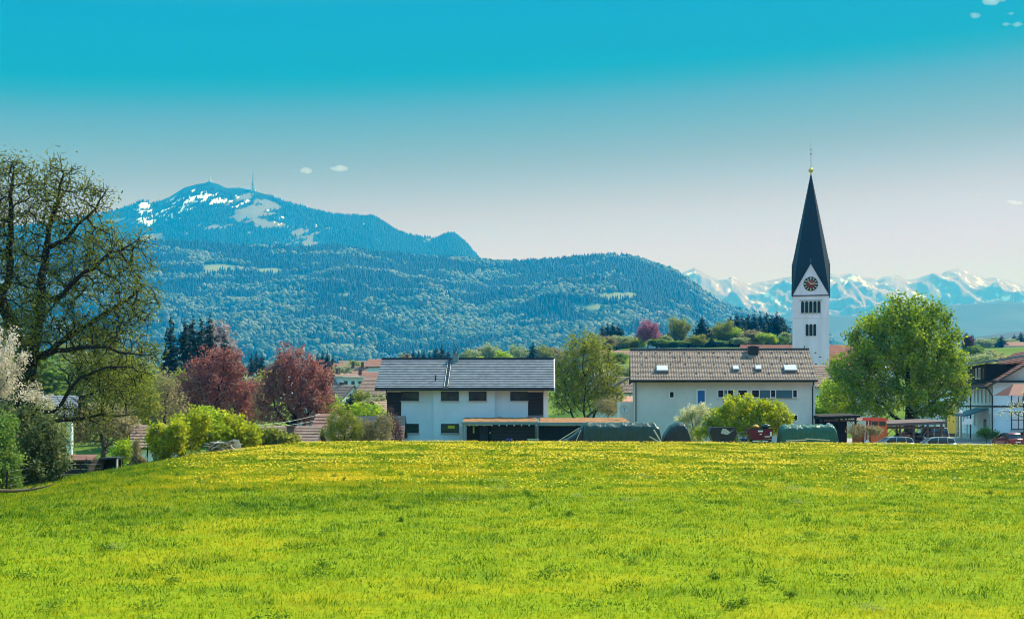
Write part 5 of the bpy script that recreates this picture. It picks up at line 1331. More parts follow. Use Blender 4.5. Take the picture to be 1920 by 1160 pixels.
# ---------------------------------------------------------------- village houses
def cottage(name, label, px, py_r, d, w, dp, wh, rise, rz, wall, roof, wins=(), chim=(), oh=.45, group=None, hip=0, courses=12, base=None, frame=None):
    zr = Z(py_r, d); zb = zr - wh - rise
    t = thing(name, label, 'house', (X(px, d), d, zb), R(rz), group)
    q = MB(); q.b(-w / 2, w / 2, -dp / 2, dp / 2, -2.5, wh); 
    if not hip: q.prism([(-dp / 2 + .003, wh + .002), (dp / 2 - .003, wh + .002), (0, wh + rise - .16)], 'x', -w / 2 + .01, w / 2 - .01)
    q.build('wall', wall, t)
    s = rise / (dp / 2); q = MB()
    for sg in (-1, 1): slope(q, -w / 2 - oh, w / 2 + oh, (sg * (dp / 2 + oh), wh - oh * s), (0, wh + rise), courses, .05, 0, 0, 0, .14, (hip, -hip))
    if hip:
        for sg in (-1, 1):
            e_ = sg * (w / 2 + oh); q.add([(e_, -dp / 2 - oh, wh - oh * s), (e_, dp / 2 + oh, wh - oh * s), (e_ - sg * hip, 0, wh + rise)], [(0, 1, 2) if sg > 0 else (2, 1, 0)])
    ro_ = q.build('roof', [roof, M['timber_beam']], t)
    for (cx_, cy_, hh_) in chim:
        zc = wh + rise - abs(cy_) * s; q = MB(); q.b(cx_ - .35, cx_ + .35, cy_ - .3, cy_ + .3, zc - .6, zc + hh_); q.b(cx_ - .42, cx_ + .42, cy_ - .37, cy_ + .37, zc + hh_ + .003, zc + hh_ + .1); q.build('chimney', M['plinth'], ro_)
    for (fc, u, z, ww, hh_) in wins:
        if fc == 'y-': window(t, u, -dp / 2, z, ww, hh_, 'y-', .12, frame or (M['trim_white'], M['glass']))
        elif fc == 'x+': window(t, w / 2, u, z, ww, hh_, 'x+', .12, frame or (M['trim_white'], M['glass']))
        else: window(t, -w / 2, u, z, ww, hh_, 'x-', .12, frame or (M['trim_white'], M['glass']))
    return t, ro_
rowW = lambda n, w, z: [('y-', -w / 2 + w * (k + .5) / n, z, 1.1, 1.3) for k in range(n)]
v1, r1 = cottage('village_house', 'white gabled village house with a flat roofed dormer, right of the copper beeches', 640, 700, 300, 9, 8, 5, 3.4, 52, M['render_white'], M['tile_old'], [('y-', -2.5, 1.0, 1.1, 1.3), ('y-', 1, 1.0, 1.1, 1.3), ('x+', 0, 5.3, 1.2, 1.4), ('x+', -2, 2, 1.2, 1.4), ('x+', 2, 2, 1.2, 1.4)], [(-1, 0, .9)])
dmr = MB(); dmr.b(-3.6, 2.6, -3.9, 0, 5.3, 7.5); dd_ = dmr.build('dormer', M['render_white'], v1); q = MB(); q.b(-3.9, 2.9, -4.4, .5, 7.503, 7.75); q.build('dormer_roof', M['concrete'], dd_)
for k in range(3): window(dd_, -2.6 + k * 2.1, -3.9, 5.9, 1.3, 1.0, 'y-', .12, (M['trim_white'], M['glass_green_reflect']), 'pane')
cottage('village_house', 'house with weathered hipped roof touching the modern house gable', 700, 709, 240, 6.5, 7, 5, 2.6, 10, M['render_grey'], M['tile_old'], rowW(3, 8, 2.4), [], hip=2.2)
cottage('village_house', 'long salmon roofed house behind the left end of the modern house roof', 748, 673, 340, 14, 7, 6, 1.7, -4, M['render_white'], M['tile_pink'], rowW(5, 14, 3), [(2, 0, .9)])
cottage('village_house', 'brown roofed house with two chimneys left above the salmon roofs', 684, 686, 360, 11, 7, 6, 2.2, 6, M['render_cream'], M['tile_old'], rowW(4, 13, 3), [(-3, -.6, 1.3), (-.6, -.6, 1.3), (.9, -.6, 1.1)])
cottage('village_house', 'house with a bright salmon roof strip and small dormer left of the modern house', 697, 697, 310, 8, 6.4, 5.2, 2.0, -4, M['render_white'], M['tile_pink'], rowW(3, 9, 2.6), [(-2.4, -.8, 1.0)])
cottage('village_house', 'red roofed house half hidden by the right copper beech', 612, 693, 380, 12, 7, 5.5, 1.8, 4, M['render_white'], M['tile_pink'], rowW(4, 13, 2.6), [])
cottage('village_house', 'low red brown roofed house below the white gabled village house', 622, 722, 250, 10, 7.5, 4, 3, -36, M['render_white'], M['tile_old'], [('x+', 0, 1.5, 1, 1.2)], [(2, .5, .8)])
cottage('village_house', 'white gabled house beside the timber corner of the modern house', 722, 752, 170, 7, 6.0, 4.4, 2.5, 72, M['render_white'], M['tile_old'], [('x-', 0, 3.2, .9, 1.0)], [])
cottage('village_house', 'house with striped salmon tile roof below the right copper beech', 618, 775, 134, 3.4, 8, 3, 3.8, -3, M['render_cream'], M['tile_pink'], [], [], courses=14, hip=.9)
cottage('village_house', 'house with low brown tile roof at the meadow edge left of the airy shrub tree', 692, 779, 132, 6.0, 7, 3, 3.2, 0, M['render_cream'], M['tile_old'], [], [], courses=13)
cottage('village_house', 'low greyish tile roof with chimney before the copper beeches', 548, 798, 128, 4.6, 6, 2.4, 1.9, -3, M['render_cream'], M['tile_old'], [], [(.1, -1, .55)], courses=9)
cottage('village_house', 'brown roofed small house peeking over the left end of the hedge', 298, 796, 116, 3.6, 4.2, 2.2, 1.5, 14, M['render_white'], M['tile_old'], [], [], courses=8)
cottage('village_house', 'white rendered house with grey roof behind the oak trunk', 92, 741, 112, 3.6, 7, 4.6, 1.5, 16, M['render_white'], M['tile_slate'], [('x+', 0, 2, 1.0, 1.2)], [], courses=10)
cottage('village_house', 'distant pale house with salmon roof between willow and tan house', 1165, 657, 420, 12, 9, 4.5, 3, 0, M['render_white'], M['tile_pink'], rowW(4, 11, 1.8), [], oh=.6)
cottage('village_house', 'low long white house in the gap left of the tan house', 1158, 692, 330, 14, 9, 3.6, 2.0, 8, M['render_white'], M['concrete'], rowW(4, 12, 1.5), [])
cottage('village_house', 'brown roofed house lower in the gap left of the tan house', 1168, 706, 250, 9, 8, 3.2, 2.6, -6, M['render_white'], M['tile_old'], rowW(3, 8, 1.2), [])
cottage('village_house', 'salmon roofed house just behind the satellite dish', 1166, 742, 190, 6, 7, 3, 2.6, 60, M['render_cream'], M['tile_pink'], [('x+', 0, 2, 1, 1.2)], [])
cottage('village_house', 'cream house with brown roof behind the left side of the linden', 1566, 684, 210, 11, 9, 5.2, 3, 4, M['render_cream'], M['tile_old'], rowW(4, 10, 2.4), [])
cottage('village_house', 'low house with a pale red roof on the hill at the right edge', 1908, 641, 720, 16, 8, 4, 2, 0, M['render_white'], M['tile_pink'], rowW(6, 20, 2), [])
cottage('village_house', 'pale house on the rise behind the right copper beech top', 668, 676, 470, 11, 9, 5, 3, 12, M['render_white'], M['tile_old'], rowW(3, 9, 2.4), [])
cottage('village_house', 'small pale roofed house between the two copper beeches', 505, 694, 420, 12, 8, 5, 2.6, -12, M['render_white'], M['concrete'], rowW(3, 10, 2), [])
cottage('village_house', 'white house half seen through the trees left of the first copper beech', 326, 706, 230, 8, 7, 4.5, 2.6, 20, M['render_white'], M['tile_slate'], [('x+', 0, 2, 1, 1.2)], [])
cottage('village_house', 'tiny pale roofed house right of the two chimneyed brown roof', 655, 681, 440, 9, 7, 5, 2.2, 5, M['render_white'], M['tile_pink'], rowW(3, 8, 2.4), [(1, -.5, .8)])
cottage('village_house', 'tiny white house with a dark red roof behind the dormered house', 632, 688, 410, 8, 7, 5, 2.6, -60, M['render_white'], M['tile_red'], [('x+', 0, 2.5, 1.1, 1.3), ('x+', 0, 5, .9, 1.0)], [])
# =================================================================== ROAD, SHEDS, VEHICLES, HEAPS
M['asphalt'] = plain('pale_asphalt', (0.30, 0.27, 0.26), 0.9, 0.12, 1.0)
nrx, nry = 50, 24
GX, GY = np.meshgrid(np.linspace(24, 75, nrx), np.linspace(117, 172, nry))
kind(grid_mesh('car_park', GX, GY, valley_z(GX, GY) + 0.03, M['asphalt']), 'structure')
kb = MB(); 
for k in range(14): x0 = 52 + k * 1.25 - 6; kb.b(x0 + .004, x0 + 1.246, 146.8, 147.0, -4.5, -4.14)
kind(kb.build('kerb', M['concrete']), 'structure')

# ---- cars: lofted shell, glazed cabin, wheels, lamps
M['rubber'] = plain('tyre_rubber', (0.015, 0.015, 0.016), 0.9, 0.1)
M['rim'] = plain('wheel_rim', (0.45, 0.46, 0.48), 0.35, 0.05, metal=0.7)
M['carglass'] = glassmat('car_glass', (0.012, 0.018, 0.022), 0.05)
M['lamp_red'] = plain('tail_lamp', (0.35, 0.01, 0.01), 0.3, 0.05, spec=0.6)
M['lamp_clear'] = plain('head_lamp', (0.75, 0.76, 0.78), 0.15, 0.03, spec=0.8)
def paint(name, c, metal=0.25):
    m, n, l, o = nmat(name); b = n.new('ShaderNodeBsdfPrincipled'); b.inputs['Base Color'].default_value = (*c, 1); b.inputs['Metallic'].default_value = metal
    b.inputs['Roughness'].default_value = 0.28; b.inputs['Coat Weight'].default_value = 0.6; b.inputs['Coat Roughness'].default_value = 0.06; l.new(b.outputs[0], o.inputs[0]); return m
def loft(mb, secs, m=0, smooth=True, cap=True):
    n = len(secs[0]); vs = [p for s in secs for p in s]; fs = []
    for i in range(len(secs) - 1):
        for k in range(n): fs.append((i * n + k, i * n + (k + 1) % n, (i + 1) * n + (k + 1) % n, (i + 1) * n + k))
    mb.add(vs, fs, m, smooth)
    if cap: mb.add(secs[0], [tuple(range(n))[::-1]], m); mb.add(secs[-1], [tuple(range(n))], m)
def build_car(label, loc, rz, pm, group=None, estate=True, L=4.3, Wd=1.76, H=1.48):
    t = thing('parked_car', label, 'car', loc, rz, group); h = Wd / 2
    def sec(x, w, z0, z1):
        return [(x, -w * .86, z0), (x, -w, z0 + (z1 - z0) * .3), (x, -w * .99, z0 + (z1 - z0) * .72), (x, -w * .90, z1), (x, w * .90, z1), (x, w * .99, z0 + (z1 - z0) * .72), (x, w, z0 + (z1 - z0) * .3), (x, w * .86, z0)]
    q = MB(); loft(q, [sec(-L / 2, h * .80, .42, .74), sec(-L / 2 + .12, h * .92, .26, .82), sec(-L * .36, h, .22, .90), sec(-L * .10, h, .20, .96), sec(L * .2, h, .20, .98), sec(L * .40, h * .98, .22, .98), sec(L / 2 - .10, h * .93, .26, .95), sec(L / 2, h * .84, .40, .84)]); body = q.build('body', pm, t)
    def csec(x, w, z): return [(x, -w, .95), (x, -w * .80, z), (x, w * .80, z), (x, w, .95)]
    rear = L * .46 if estate else L * .36
    q = MB(); loft(q, [csec(-L * .17, h * .90, .97), csec(-L * .02, h * .91, H - .06), csec(L * .12, h * .92, H), csec(L * .30, h * .91, H - .03), csec(rear - .18, h * .88, H - .12), csec(rear, h * .88, .98)]); q.build('cabin', M['carglass'], t)
    q = MB()
    def rs(x, z, e=.012): return [(x, -h * .735, z + e), (x, -h * .70, z + .035), (x, h * .70, z + .035), (x, h * .735, z + e)]
    loft(q, [rs(-L * .03, H - .09), rs(L * .1, H - .01), rs(L * .30, H - .03), rs(rear - .14, H - .13)]); ro_ = q.build('roof', pm, t)
    q = MB()
    for s in (-1, 1):
        for (xa, za, xb, zb) in ((-L * .17, .97, -L * .02, H - .05), (L * .10, .96, L * .115, H - .02), (rear - .02, .98, rear - .18, H - .11), (L * .30, .96, L * .295, H - .04)):
            q.tube([(xa, s * h * .91, za), (xb, s * h * .745, zb)], .022, 5)
    q.build('pillars', pm, t)
    for sx in (-L * .31, L * .30):
        for s in (-1, 1):
            w_ = MB(); w_.lathe([(.2, -.10), (.30, -.10), (.32, -.06), (.32, .06), (.30, .10), (.2, .10)], (sx, s * (h - .08), .32), 18, 0, 'y'); wo = w_.build('wheel', M['rubber'], t)
            w_ = MB(); w_.lathe([(.001, -.085), (.205, -.095), (.205, .095), (.001, .085)], (sx, s * (h - .08), .32), 14, 0, 'y'); w_.build('rim', M['rim'], wo)
    for s in (-1, 1):
        q = MB(); q.box((-L / 2 + .06, s * h * .66, .68), (.14, .32, .14)); q.build('headlight', M['lamp_clear'], t)
        q = MB(); q.box((L / 2 - .05, s * h * .74, .80), (.14, .22, .20)); q.build('tail_light', M['lamp_red'], t)
        q = MB(); q.box((-L * .13, s * (h + .07), 1.0), (.14, .18, .13)); q.build('mirror', pm, t)
    q = MB(); q.box((L / 2 + .01, 0, .62), (.02, .5, .11)); q.build('number_plate', M['trim_white'], t)
    q = MB(); q.box((L / 2 - .02, 0, .42), (.12, Wd * .86, .16)); q.build('bumper', M['trim_dark'], t)
    return t
silver = paint('silver_paint', (0.55, 0.57, 0.60), .5); pale = paint('pale_blue_silver_paint', (0.42, 0.48, 0.55), .4); redp = paint('dark_red_paint', (0.17, 0.012, 0.018)); darkp = paint('dark_blue_paint', (0.012, 0.016, 0.03)); whitep = paint('white_paint', (0.78, 0.78, 0.78), 0); blackp = paint('black_paint', (0.012, 0.012, 0.013))
def car_at(px, d, z=None): return (X(px, d), d, vz(X(px, d), d) + .03 if z is None else z)
build_car('silver estate car, only its roof showing over the crest before the first carport post', car_at(1666, 121, Z(818, 121) - 1.5), R(4), pale, 'cars parked beside the meadow')
build_car('silver car with dark windows right of the twigs, bonnet to the left', car_at(1745, 122, Z(819, 122) - 1.5), R(-3), silver, 'cars parked beside the meadow')
build_car('dark red car seen from behind at the right end of the road', car_at(1890, 138, Z(811, 138) - 1.48), R(-84), redp, 'cars parked beside the meadow', False)
build_car('pale silver car beside the dark red car at the right photo edge', car_at(1919, 141, Z(808.5, 141) - 1.48), R(-78), silver, 'cars parked beside the meadow')
build_car('black car parked in the shade of the right carport', (X(1690, 139), 139, -4.4), R(2), blackp, 'cars under the right carport')
build_car('white van like car under the right end of the carport', (X(1738, 141), 141, -4.4), R(2), whitep, 'cars under the right carport', True, 4.4, 1.8, 1.95)

# ---- open carports
def open_carport(label, px0, px1, d, py_l, py_r, depth, nposts, walls=False, roofm=None):
    w = X(px1, d) - X(px0, d); t = thing('open_carport', label, 'carport', (X((px0 + px1) / 2, d), d, -4.45)); zl_ = Z(py_l, d) + 4.45; zr_ = Z(py_r, d) + 4.45
    q = MB(); q.add([(-w / 2, -.4, zl_ - .28), (w / 2, -.4, zr_ - .28), (w / 2, depth, zr_ - .18), (-w / 2, depth, zl_ - .18), (-w / 2, -.4, zl_ - .02), (w / 2, -.4, zr_ - .02), (w / 2, depth, zr_ + .16), (-w / 2, depth, zl_ + .16)], [(3, 2, 1, 0), (4, 5, 6, 7), (0, 1, 5, 4), (1, 2, 6, 5), (2, 3, 7, 6), (3, 0, 4, 7)]); q.build('roof', roofm or M['timber_black'], t)
    for k in range(nposts):
        xx = -w / 2 + .35 + (w - .7) * k / (nposts - 1); zt = zl_ + (zr_ - zl_) * k / (nposts - 1) - .28
        for yy in (0, depth - .4):
            q = MB(); q.b(xx - .09, xx + .09, yy - .09, yy + .09, 0, zt); po = q.build('post', M['timber_beam'] if not walls else M['timber_black'], t)
            q = MB()
            for s in (-1, 1):
                if abs(xx + s * .8) < w / 2: q.tube([(xx, yy, zt - .9), (xx + s * .8, yy, zt - .02)], .05, 4)
            if q.v: q.build('brace', M['timber_beam'] if not walls else M['timber_black'], po)
    q = MB(); q.b(-w / 2 + .1, w / 2 - .1, -.08, .08, min(zl_, zr_) - .50, min(zl_, zr_) - .30); q.build('beam', M['timber_beam'], t)
    if walls:
        q = MB(); q.b(-w / 2 + .1, w / 2 - 1.3, depth - .45, depth - .3, 0, min(zl_, zr_) - .25); q.b(-w / 2 + .12, w / 2 - 1.1, .3, .4, 0, min(zl_, zr_) - .35); q.build('board_wall', M['timber_black'], t)
    return t
open_carport('dark timber carport with board walls right of the tan house', 1536, 1611, 134, 780, 778, 5, 3, True)
open_carport('open timber carport with braced posts under the linden', 1655, 1772, 136, 793.5, 789, 6.5, 5, False, plain('brown_roof_sheet', (0.11, 0.075, 0.075), .7, .15))

# ---- orange lorry
ol = thing('orange_lorry', 'bright orange lorry half hidden behind twigs by the carport', 'lorry', (X(1637, 130), 130, -4.45))
op = paint('orange_paint', (0.50, 0.085, 0.01), 0); 
def oz(py): return Z(py, 130) + 4.45
q = MB(); q.prism([(-.45, .6), (1.0, .6), (1.05, oz(797)), (.95, oz(788)), (-.45, oz(788))], 'y', -1.0, 1.0); q.build('cab', op, ol)
for x_ in (-1.0, -.72):
    q = MB(); q.tube([(x_, -.95, .7), (x_ + .05, -.95, oz(788))], .035, 6); q.build('post', M['trim_white'], ol)
q = MB(); q.prism([(-1.3, oz(788) + .003), (1.15, oz(788) + .003), (1.1, oz(785)), (.6, oz(782.5)), (-1.2, oz(782.5))], 'y', -1.05, 1.05); q.build('roof', paint('red_orange_paint', (0.80, 0.05, 0.012), 0), ol)
for (a, b_) in ((-.36, .18), (.28, .88)):
    q = MB(); q.b(a, b_, -1.02, -1.003, oz(798), oz(789.5)); q.build('window', M['carglass'], ol)
q = MB(); q.b(-1.1, 1.0, 1.003, 3.4, .7, oz(797)); q.build('engine_box', op, ol)
for sx in (-.95, .9):
    for s in (-1, 1):
        w_ = MB(); w_.lathe([(.25, -.14), (.46, -.14), (.5, -.08), (.5, .08), (.46, .14), (.25, .14)], (sx, 1.2 + s * 1.2, .5), 18, 0, 'x'); wo = w_.build('wheel', M['rubber'], ol)
        w_ = MB(); w_.lathe([(.001, -.1), (.26, -.12), (.26, .12), (.001, .1)], (sx, 1.2 + s * 1.2, .5), 14, 0, 'x'); w_.build('rim', M['trim_white'], wo)
q = MB(); q.box((-.8, -1.04, .95), (.25, .08, .2)); q.build('headlight', M['lamp_clear'], ol)
q = MB(); q.box((.7, -1.04, .95), (.25, .08, .2)); q.build('headlight', M['lamp_clear'], ol)

# ---- tarpaulined heaps along the crest
def mnear(px, d): return mz(X(px, d), d)
def tarp(name, label, cat, d, prof, y0, y1, mat, seed=1, res=70, top=None, wrinkle=.13, group=None):
    """a covered heap: outline in photo pixels (px, py) left to right over the top, sagging sheet between front and back"""
    P_ = [(X(a, d), Z(b_, d)) for a, b_ in prof]; xs = np.array([p[0] for p in P_]); zs = np.array([p[1] for p in P_]); x0 = (xs[0] + xs[-1]) / 2; zb = min(zs[0], zs[-1]) - .6
    t = thing(name, label, cat, (x0, d, zb), 0, group)
    U = np.linspace(xs[0], xs[-1], res); Zt = np.interp(U, xs, zs) - zb; nv = 26; V = np.linspace(0, 1, nv)
    GU, GV = np.meshgrid(U, V); GT = np.tile(Zt, (nv, 1))
    s = np.clip(np.sin(np.pi * GV), 0, 1) ** .15
    GZ_ = GT * s + wrinkle * fbm(GU * 1.7, GV * 7, 4, seed) * s + wrinkle * .8 * np.abs(vnoise(GU * 4, GV * 3 + GU, seed + 5)) * s
    dpt = (y1 - y0); yy = y0 + dpt * (0.5 - .5 * np.cos(np.pi * GV)) + .5 * wrinkle * fbm(GU * 3, GV * 5 + 9, 3, seed + 2)
    Vt = np.stack([GU - x0, yy, GZ_], -1).reshape(-1, 3); ix = np.arange(res * nv).reshape(nv, res)
    Q = np.stack([ix[:-1, :-1], ix[:-1, 1:], ix[1:, 1:], ix[1:, :-1]], -1).reshape(-1, 4)
    o = fast('tarpaulin', Vt, Q, mat, t, None, True)
    q = MB(); h0 = float(np.percentile(Zt, 40)) * .55; q.b(U[0] - x0 + .35, U[-1] - x0 - .35, y0 + .35, y1 - .35, 0, h0); q.build('stacked_load', M['timber_beam'], t)
    return t
def tarpmat(name, c, r=.45): return plain(name, c, r, .25, 2.5, spec=.5, bump=.3)
M['tarp_dark'] = tarpmat('dark_green_tarpaulin', (0.012, 0.040, 0.034)); M['tarp_green'] = tarpmat('green_tarpaulin', (0.012, 0.085, 0.055)); M['tarp_black'] = tarpmat('black_tarpaulin', (0.008, 0.016, 0.016), .35)
tarp('tarp_heap', 'long dark green tarpaulin heap before the carport', 'covered heap', 117, [(1092, 830), (1095, 796), (1100, 792), (1150, 793), (1226, 792), (1234, 800), (1240, 829)], -1.1, 1.1, M['tarp_dark'], 2, 90)
tarp('tarp_heap', 'sagging dark tarpaulin with leaning poles left of the long heap', 'covered heap', 117.5, [(1044, 831), (1062, 822), (1085, 806), (1094, 793), (1110, 794), (1120, 812), (1126, 830)], -.9, .9, M['tarp_black'], 4, 60, None, .09)
tarp('tarp_heap', 'rounded black tarpaulin mound beside the corner of the tan house', 'covered heap', 118, [(1241, 828), (1245, 812), (1256, 797), (1268, 791), (1281, 792), (1287, 800), (1291, 815), (1294, 828)], -1, 1, M['tarp_black'], 6, 60, None, .08)
tarp('tarp_heap', 'bright green tarpaulin heap right of the maroon trailer', 'covered heap', 116, [(1460, 829), (1462, 806), (1466, 797), (1500, 797), (1540, 796), (1560, 797), (1565, 806), (1568, 826)], -1, 1, M['tarp_green'], 8, 80, None, .14)
M['board_pale'] = plain('weathered_board', (0.58, 0.52, 0.46), .9, .2, 3)
def plank(name, label, cat, d, a, b_, r=.035, mat=None, w=.1):
    A = at(a[0], a[1], d); B = at(b_[0], b_[1], d + (b_[2] if len(b_) > 2 else 0)); q = MB(); mid2 = (A + B) / 2; L_ = (B - A).length; an = math.atan2(B.z - A.z, B.x - A.x)
    q.box((0, 0, 0), (L_, .06, w), ry=-an); q.box((0, -.034, 0), (L_ * .97, .006, w * .3), ry=-an)
    o = q.build(name, mat or M['board_pale']); o.location = mid2; tag(o, label, cat); return o
plank('pole', 'pale pole leaning on the left end of the sagging tarpaulin', 'pole', 115.9, (1041, 830), (1086, 802), w=.07)
plank('pole', 'thin pole standing steeply against the sagging tarpaulin', 'pole', 115.8, (1079, 829), (1089, 806), w=.05)
plank('plank', 'pale plank leaning on the right end of the long dark heap', 'plank', 115.5, (1226, 805), (1240, 829), w=.12)
plank('plank', 'short pale plank lying at the right foot of the long dark heap', 'plank', 115.4, (1218, 818), (1236, 828), w=.09)
plank('plank', 'grey plank lying flat before the bright green tarpaulin heap, left piece', 'plank', 113.5, (1474, 826), (1512, 824), w=.08)
plank('plank', 'grey plank lying flat before the bright green tarpaulin heap, right piece', 'plank', 113.4, (1511, 822), (1556, 825), w=.08)
for (lb, px, d, py, r, mt) in (('pale stone weight on top of the green tarpaulin, right end', 1553, 116, 795, .18, 'concrete'), ('dark weight on top of the green tarpaulin, middle', 1516, 116, 796, .12, 'trim_dark'), ('pale weight on top of the green tarpaulin, left end', 1486, 116, 796, .13, 'concrete')):
    q = MB(); q.lathe([(.001, -r * .6), (r * .8, -r * .55), (r, 0), (r * .7, r * .5), (.001, r * .6)], (0, 0, 0), 9); o = q.build('weight_stone', M[mt]); o.location = at(px, py, d); tag(o, lb, 'stone')

# ---- dark trailer with a torn cover, maroon trailer full of junk
dt = thing('covered_trailer', 'dark hull shaped trailer with a torn pale cover', 'trailer', (X(1353, 117), 117, Z(827, 117) - .35))
def pz(py): return Z(py, 117) - Z(827, 117) + .35
def qx(px): return X(px, 117) - X(1353, 117)
q = MB(); q.prism([(qx(1336), .25), (qx(1370), .25), (qx(1379), pz(812)), (qx(1376), pz(801)), (qx(1332), pz(800)), (qx(1328), pz(810))], 'y', -.75, .75); q.build('hull', tarpmat('black_blue_cover', (.008, .009, .018), .4), dt)
q = MB(); q.prism([(qx(1349), pz(812)), (qx(1362), pz(814)), (qx(1375), pz(803)), (qx(1366), pz(809)), (qx(1358), pz(803)), (qx(1352), pz(803))], 'y', -.80, -.753); q.build('torn_cover', plain('pale_torn_sheet', (.5, .47, .45), .8, .3, 6), dt)
for s in (-1, 1):
    w_ = MB(); w_.lathe([(.12, -.08), (.28, -.08), (.3, 0), (.28, .08), (.12, .08)], (0, s * .7, .28), 14, 0, 'y'); wo = w_.build('wheel', M['rubber'], dt); w_ = MB(); w_.lathe([(.001, -.06), (.13, -.07), (.13, .07), (.001, .06)], (0, s * .7, .28), 10, 0, 'y'); w_.build('rim', M['rim'], wo)
q = MB(); q.tube([(qx(1370), 0, .3), (qx(1388), 0, .35)], .04, 6); q.build('drawbar', M['trim_dark'], dt)
mt_ = thing('maroon_trailer', 'tilted maroon box trailer with pale panels and junk on top', 'trailer', (X(1424, 116.5), 116.5, Z(828, 116.5) - .3))
def wx(px): return X(px, 116.5) - X(1424, 116.5)
def wz(py): return Z(py, 116.5) - Z(828, 116.5) + .3
mar = plain('maroon_paint', (0.13, 0.006, 0.02), .55, .15, 3)
q = MB(); q.prism([(wx(1407), wz(824)), (wx(1444), wz(822)), (wx(1446), wz(805)), (wx(1401), wz(803))], 'y', -.8, .8); q.build('box', mar, mt_)
q = MB(); q.b(wx(1400.5), wx(1446.5), -.84, -.803, wz(804.5), wz(803)); q.b(wx(1406), wx(1444), -.84, -.803, wz(824.5), wz(823.2)); q.build('rail', M['trim_dark'], mt_)
for (a, b_, c, e) in ((1418, 1427, 809, 806), (1421, 1425, 814, 812.3), (1430.5, 1440, 818.5, 816.8), (1440.5, 1443.5, 817, 808.5), (1408, 1420, 827, 825), (1427, 1437, 827.5, 825.5)): 
    q = MB(); q.b(wx(a), wx(b_), -.83, -.805, wz(c), wz(e)); q.build('pale_panel', M['trim_white'], mt_)
for sx in (1412, 1440):
    for s in (-1, 1):
        w_ = MB(); w_.lathe([(.1, -.07), (.24, -.07), (.26, 0), (.24, .07), (.1, .07)], (wx(sx), s * .7, .2), 14, 0, 'y'); wo = w_.build('wheel', M['rubber'], mt_); w_ = MB(); w_.lathe([(.001, -.05), (.11, -.06), (.11, .06), (.001, .05)], (wx(sx), s * .7, .2), 10, 0, 'y'); w_.build('rim', M['rim'], wo)
q = MB(); q.tube([(wx(1446), -.3, .3), (wx(1458), -.4, .15)], .04, 6); q.build('drawbar', M['steel'], mt_)
def bundle(name, label, cat, px, py, d, rx, rz_, mat, seed):
    g = np.random.default_rng(seed); q = MB(); n = 10; prof = [(max(.001, math.sin(math.pi * i / n)), -math.cos(math.pi * i / n)) for i in range(n + 1)]; q.lathe(prof, (0, 0, 0), 14)
    q.v = [(x * rx * (1 + .18 * g.normal()), y * .4 * (1 + .15 * g.normal()), z * rz_ * (1 + .15 * g.normal())) for x, y, z in q.v]
    o = q.build(name, mat); o.location = at(px, py, d); tag(o, label, cat)
bundle('sack', 'yellow orange sack on the maroon trailer', 'sack', 1417, 799.5, 116.4, .26, .17, plain('yellow_orange_sheet', (.55, .30, .06), .7, .2, 6), 1)
bundle('sack', 'dark green bundle on the maroon trailer right of the yellow sack', 'sack', 1436, 799, 116.4, .34, .20, M['tarp_dark'], 2)
bundle('barrel_lid', 'small dark blue drum beside the maroon trailer', 'drum', 1395, 824, 115.5, .26, .18, plain('dark_blue_plastic', (.012, .03, .12), .4, .1), 3)
def wire_rack():
    t = thing('wire_rack', 'bent pale wire rack between the dark hull and the maroon trailer', 'rack', (X(1394, 118), 118, Z(826, 118) - .3)); q = MB()
    for k in range(6): q.tube([(-.5 + k * .2, 0, 0), (-.55 + k * .22, 0, 1.0 + .05 * (k % 2))], .012, 4)
    for z_ in (.35, .7, 1.0): q.tube([(-.55, 0, z_), (.55, .02, z_ + .04)], .014, 4)
    q.build('mesh_panel', M['steel'], t)
    q = MB(); q.tube([(-.5, 0, 0), (-.5, .5, 0), (.5, .5, 0), (.5, 0, 0)], .02, 4); q.build('foot_frame', M['steel'], t)
wire_rack()

# ---- wood pile in the hedge
wp = thing('wood_pile', 'pile of pale weathered boards and sheets before the hedge', 'wood pile', (X(417, 96), 96, mnear(417, 96) - .05)); g_ = np.random.default_rng(3)
zt_ = Z(824, 96) - wp.location.z; zb_ = 0
q = MB()
for k in range(46):
    u = g_.random(); xx = -1.1 + 2.2 * u; z_ = g_.random() * zt_ * (.95 if u > .3 else .7) + .03; q.box((xx, g_.normal(0, .28), z_), (.4 + .6 * g_.random(), .10 + .1 * g_.random(), .04), rz=g_.normal(0, .6), ry=g_.normal(0, .22), m=int(g_.random() < .35))
q.build('board_stack', [M['board_pale'], plain('grey_board', (.12, .11, .10), .9, .3, 3)], wp)
q = MB()
for k in range(5): q.box((-.9 + .42 * k, -.42, zt_ * (.78 + .03 * k) + .03 * g_.normal()), (.5, .28, .025), rz=g_.normal(0, .3), ry=g_.normal(0, .12), rx=g_.normal(0, .15))
q.build('cover_sheet', plain('pale_grey_sheet', (.45, .45, .44), .7, .2, 4), wp)
q = MB()
for k in range(6): q.box((.95 + k * .07, -.35, zt_ * .5), (.05, .05, zt_ * 1.05), ry=-.28)
q.build('leaning_slats', M['board_pale'], wp)

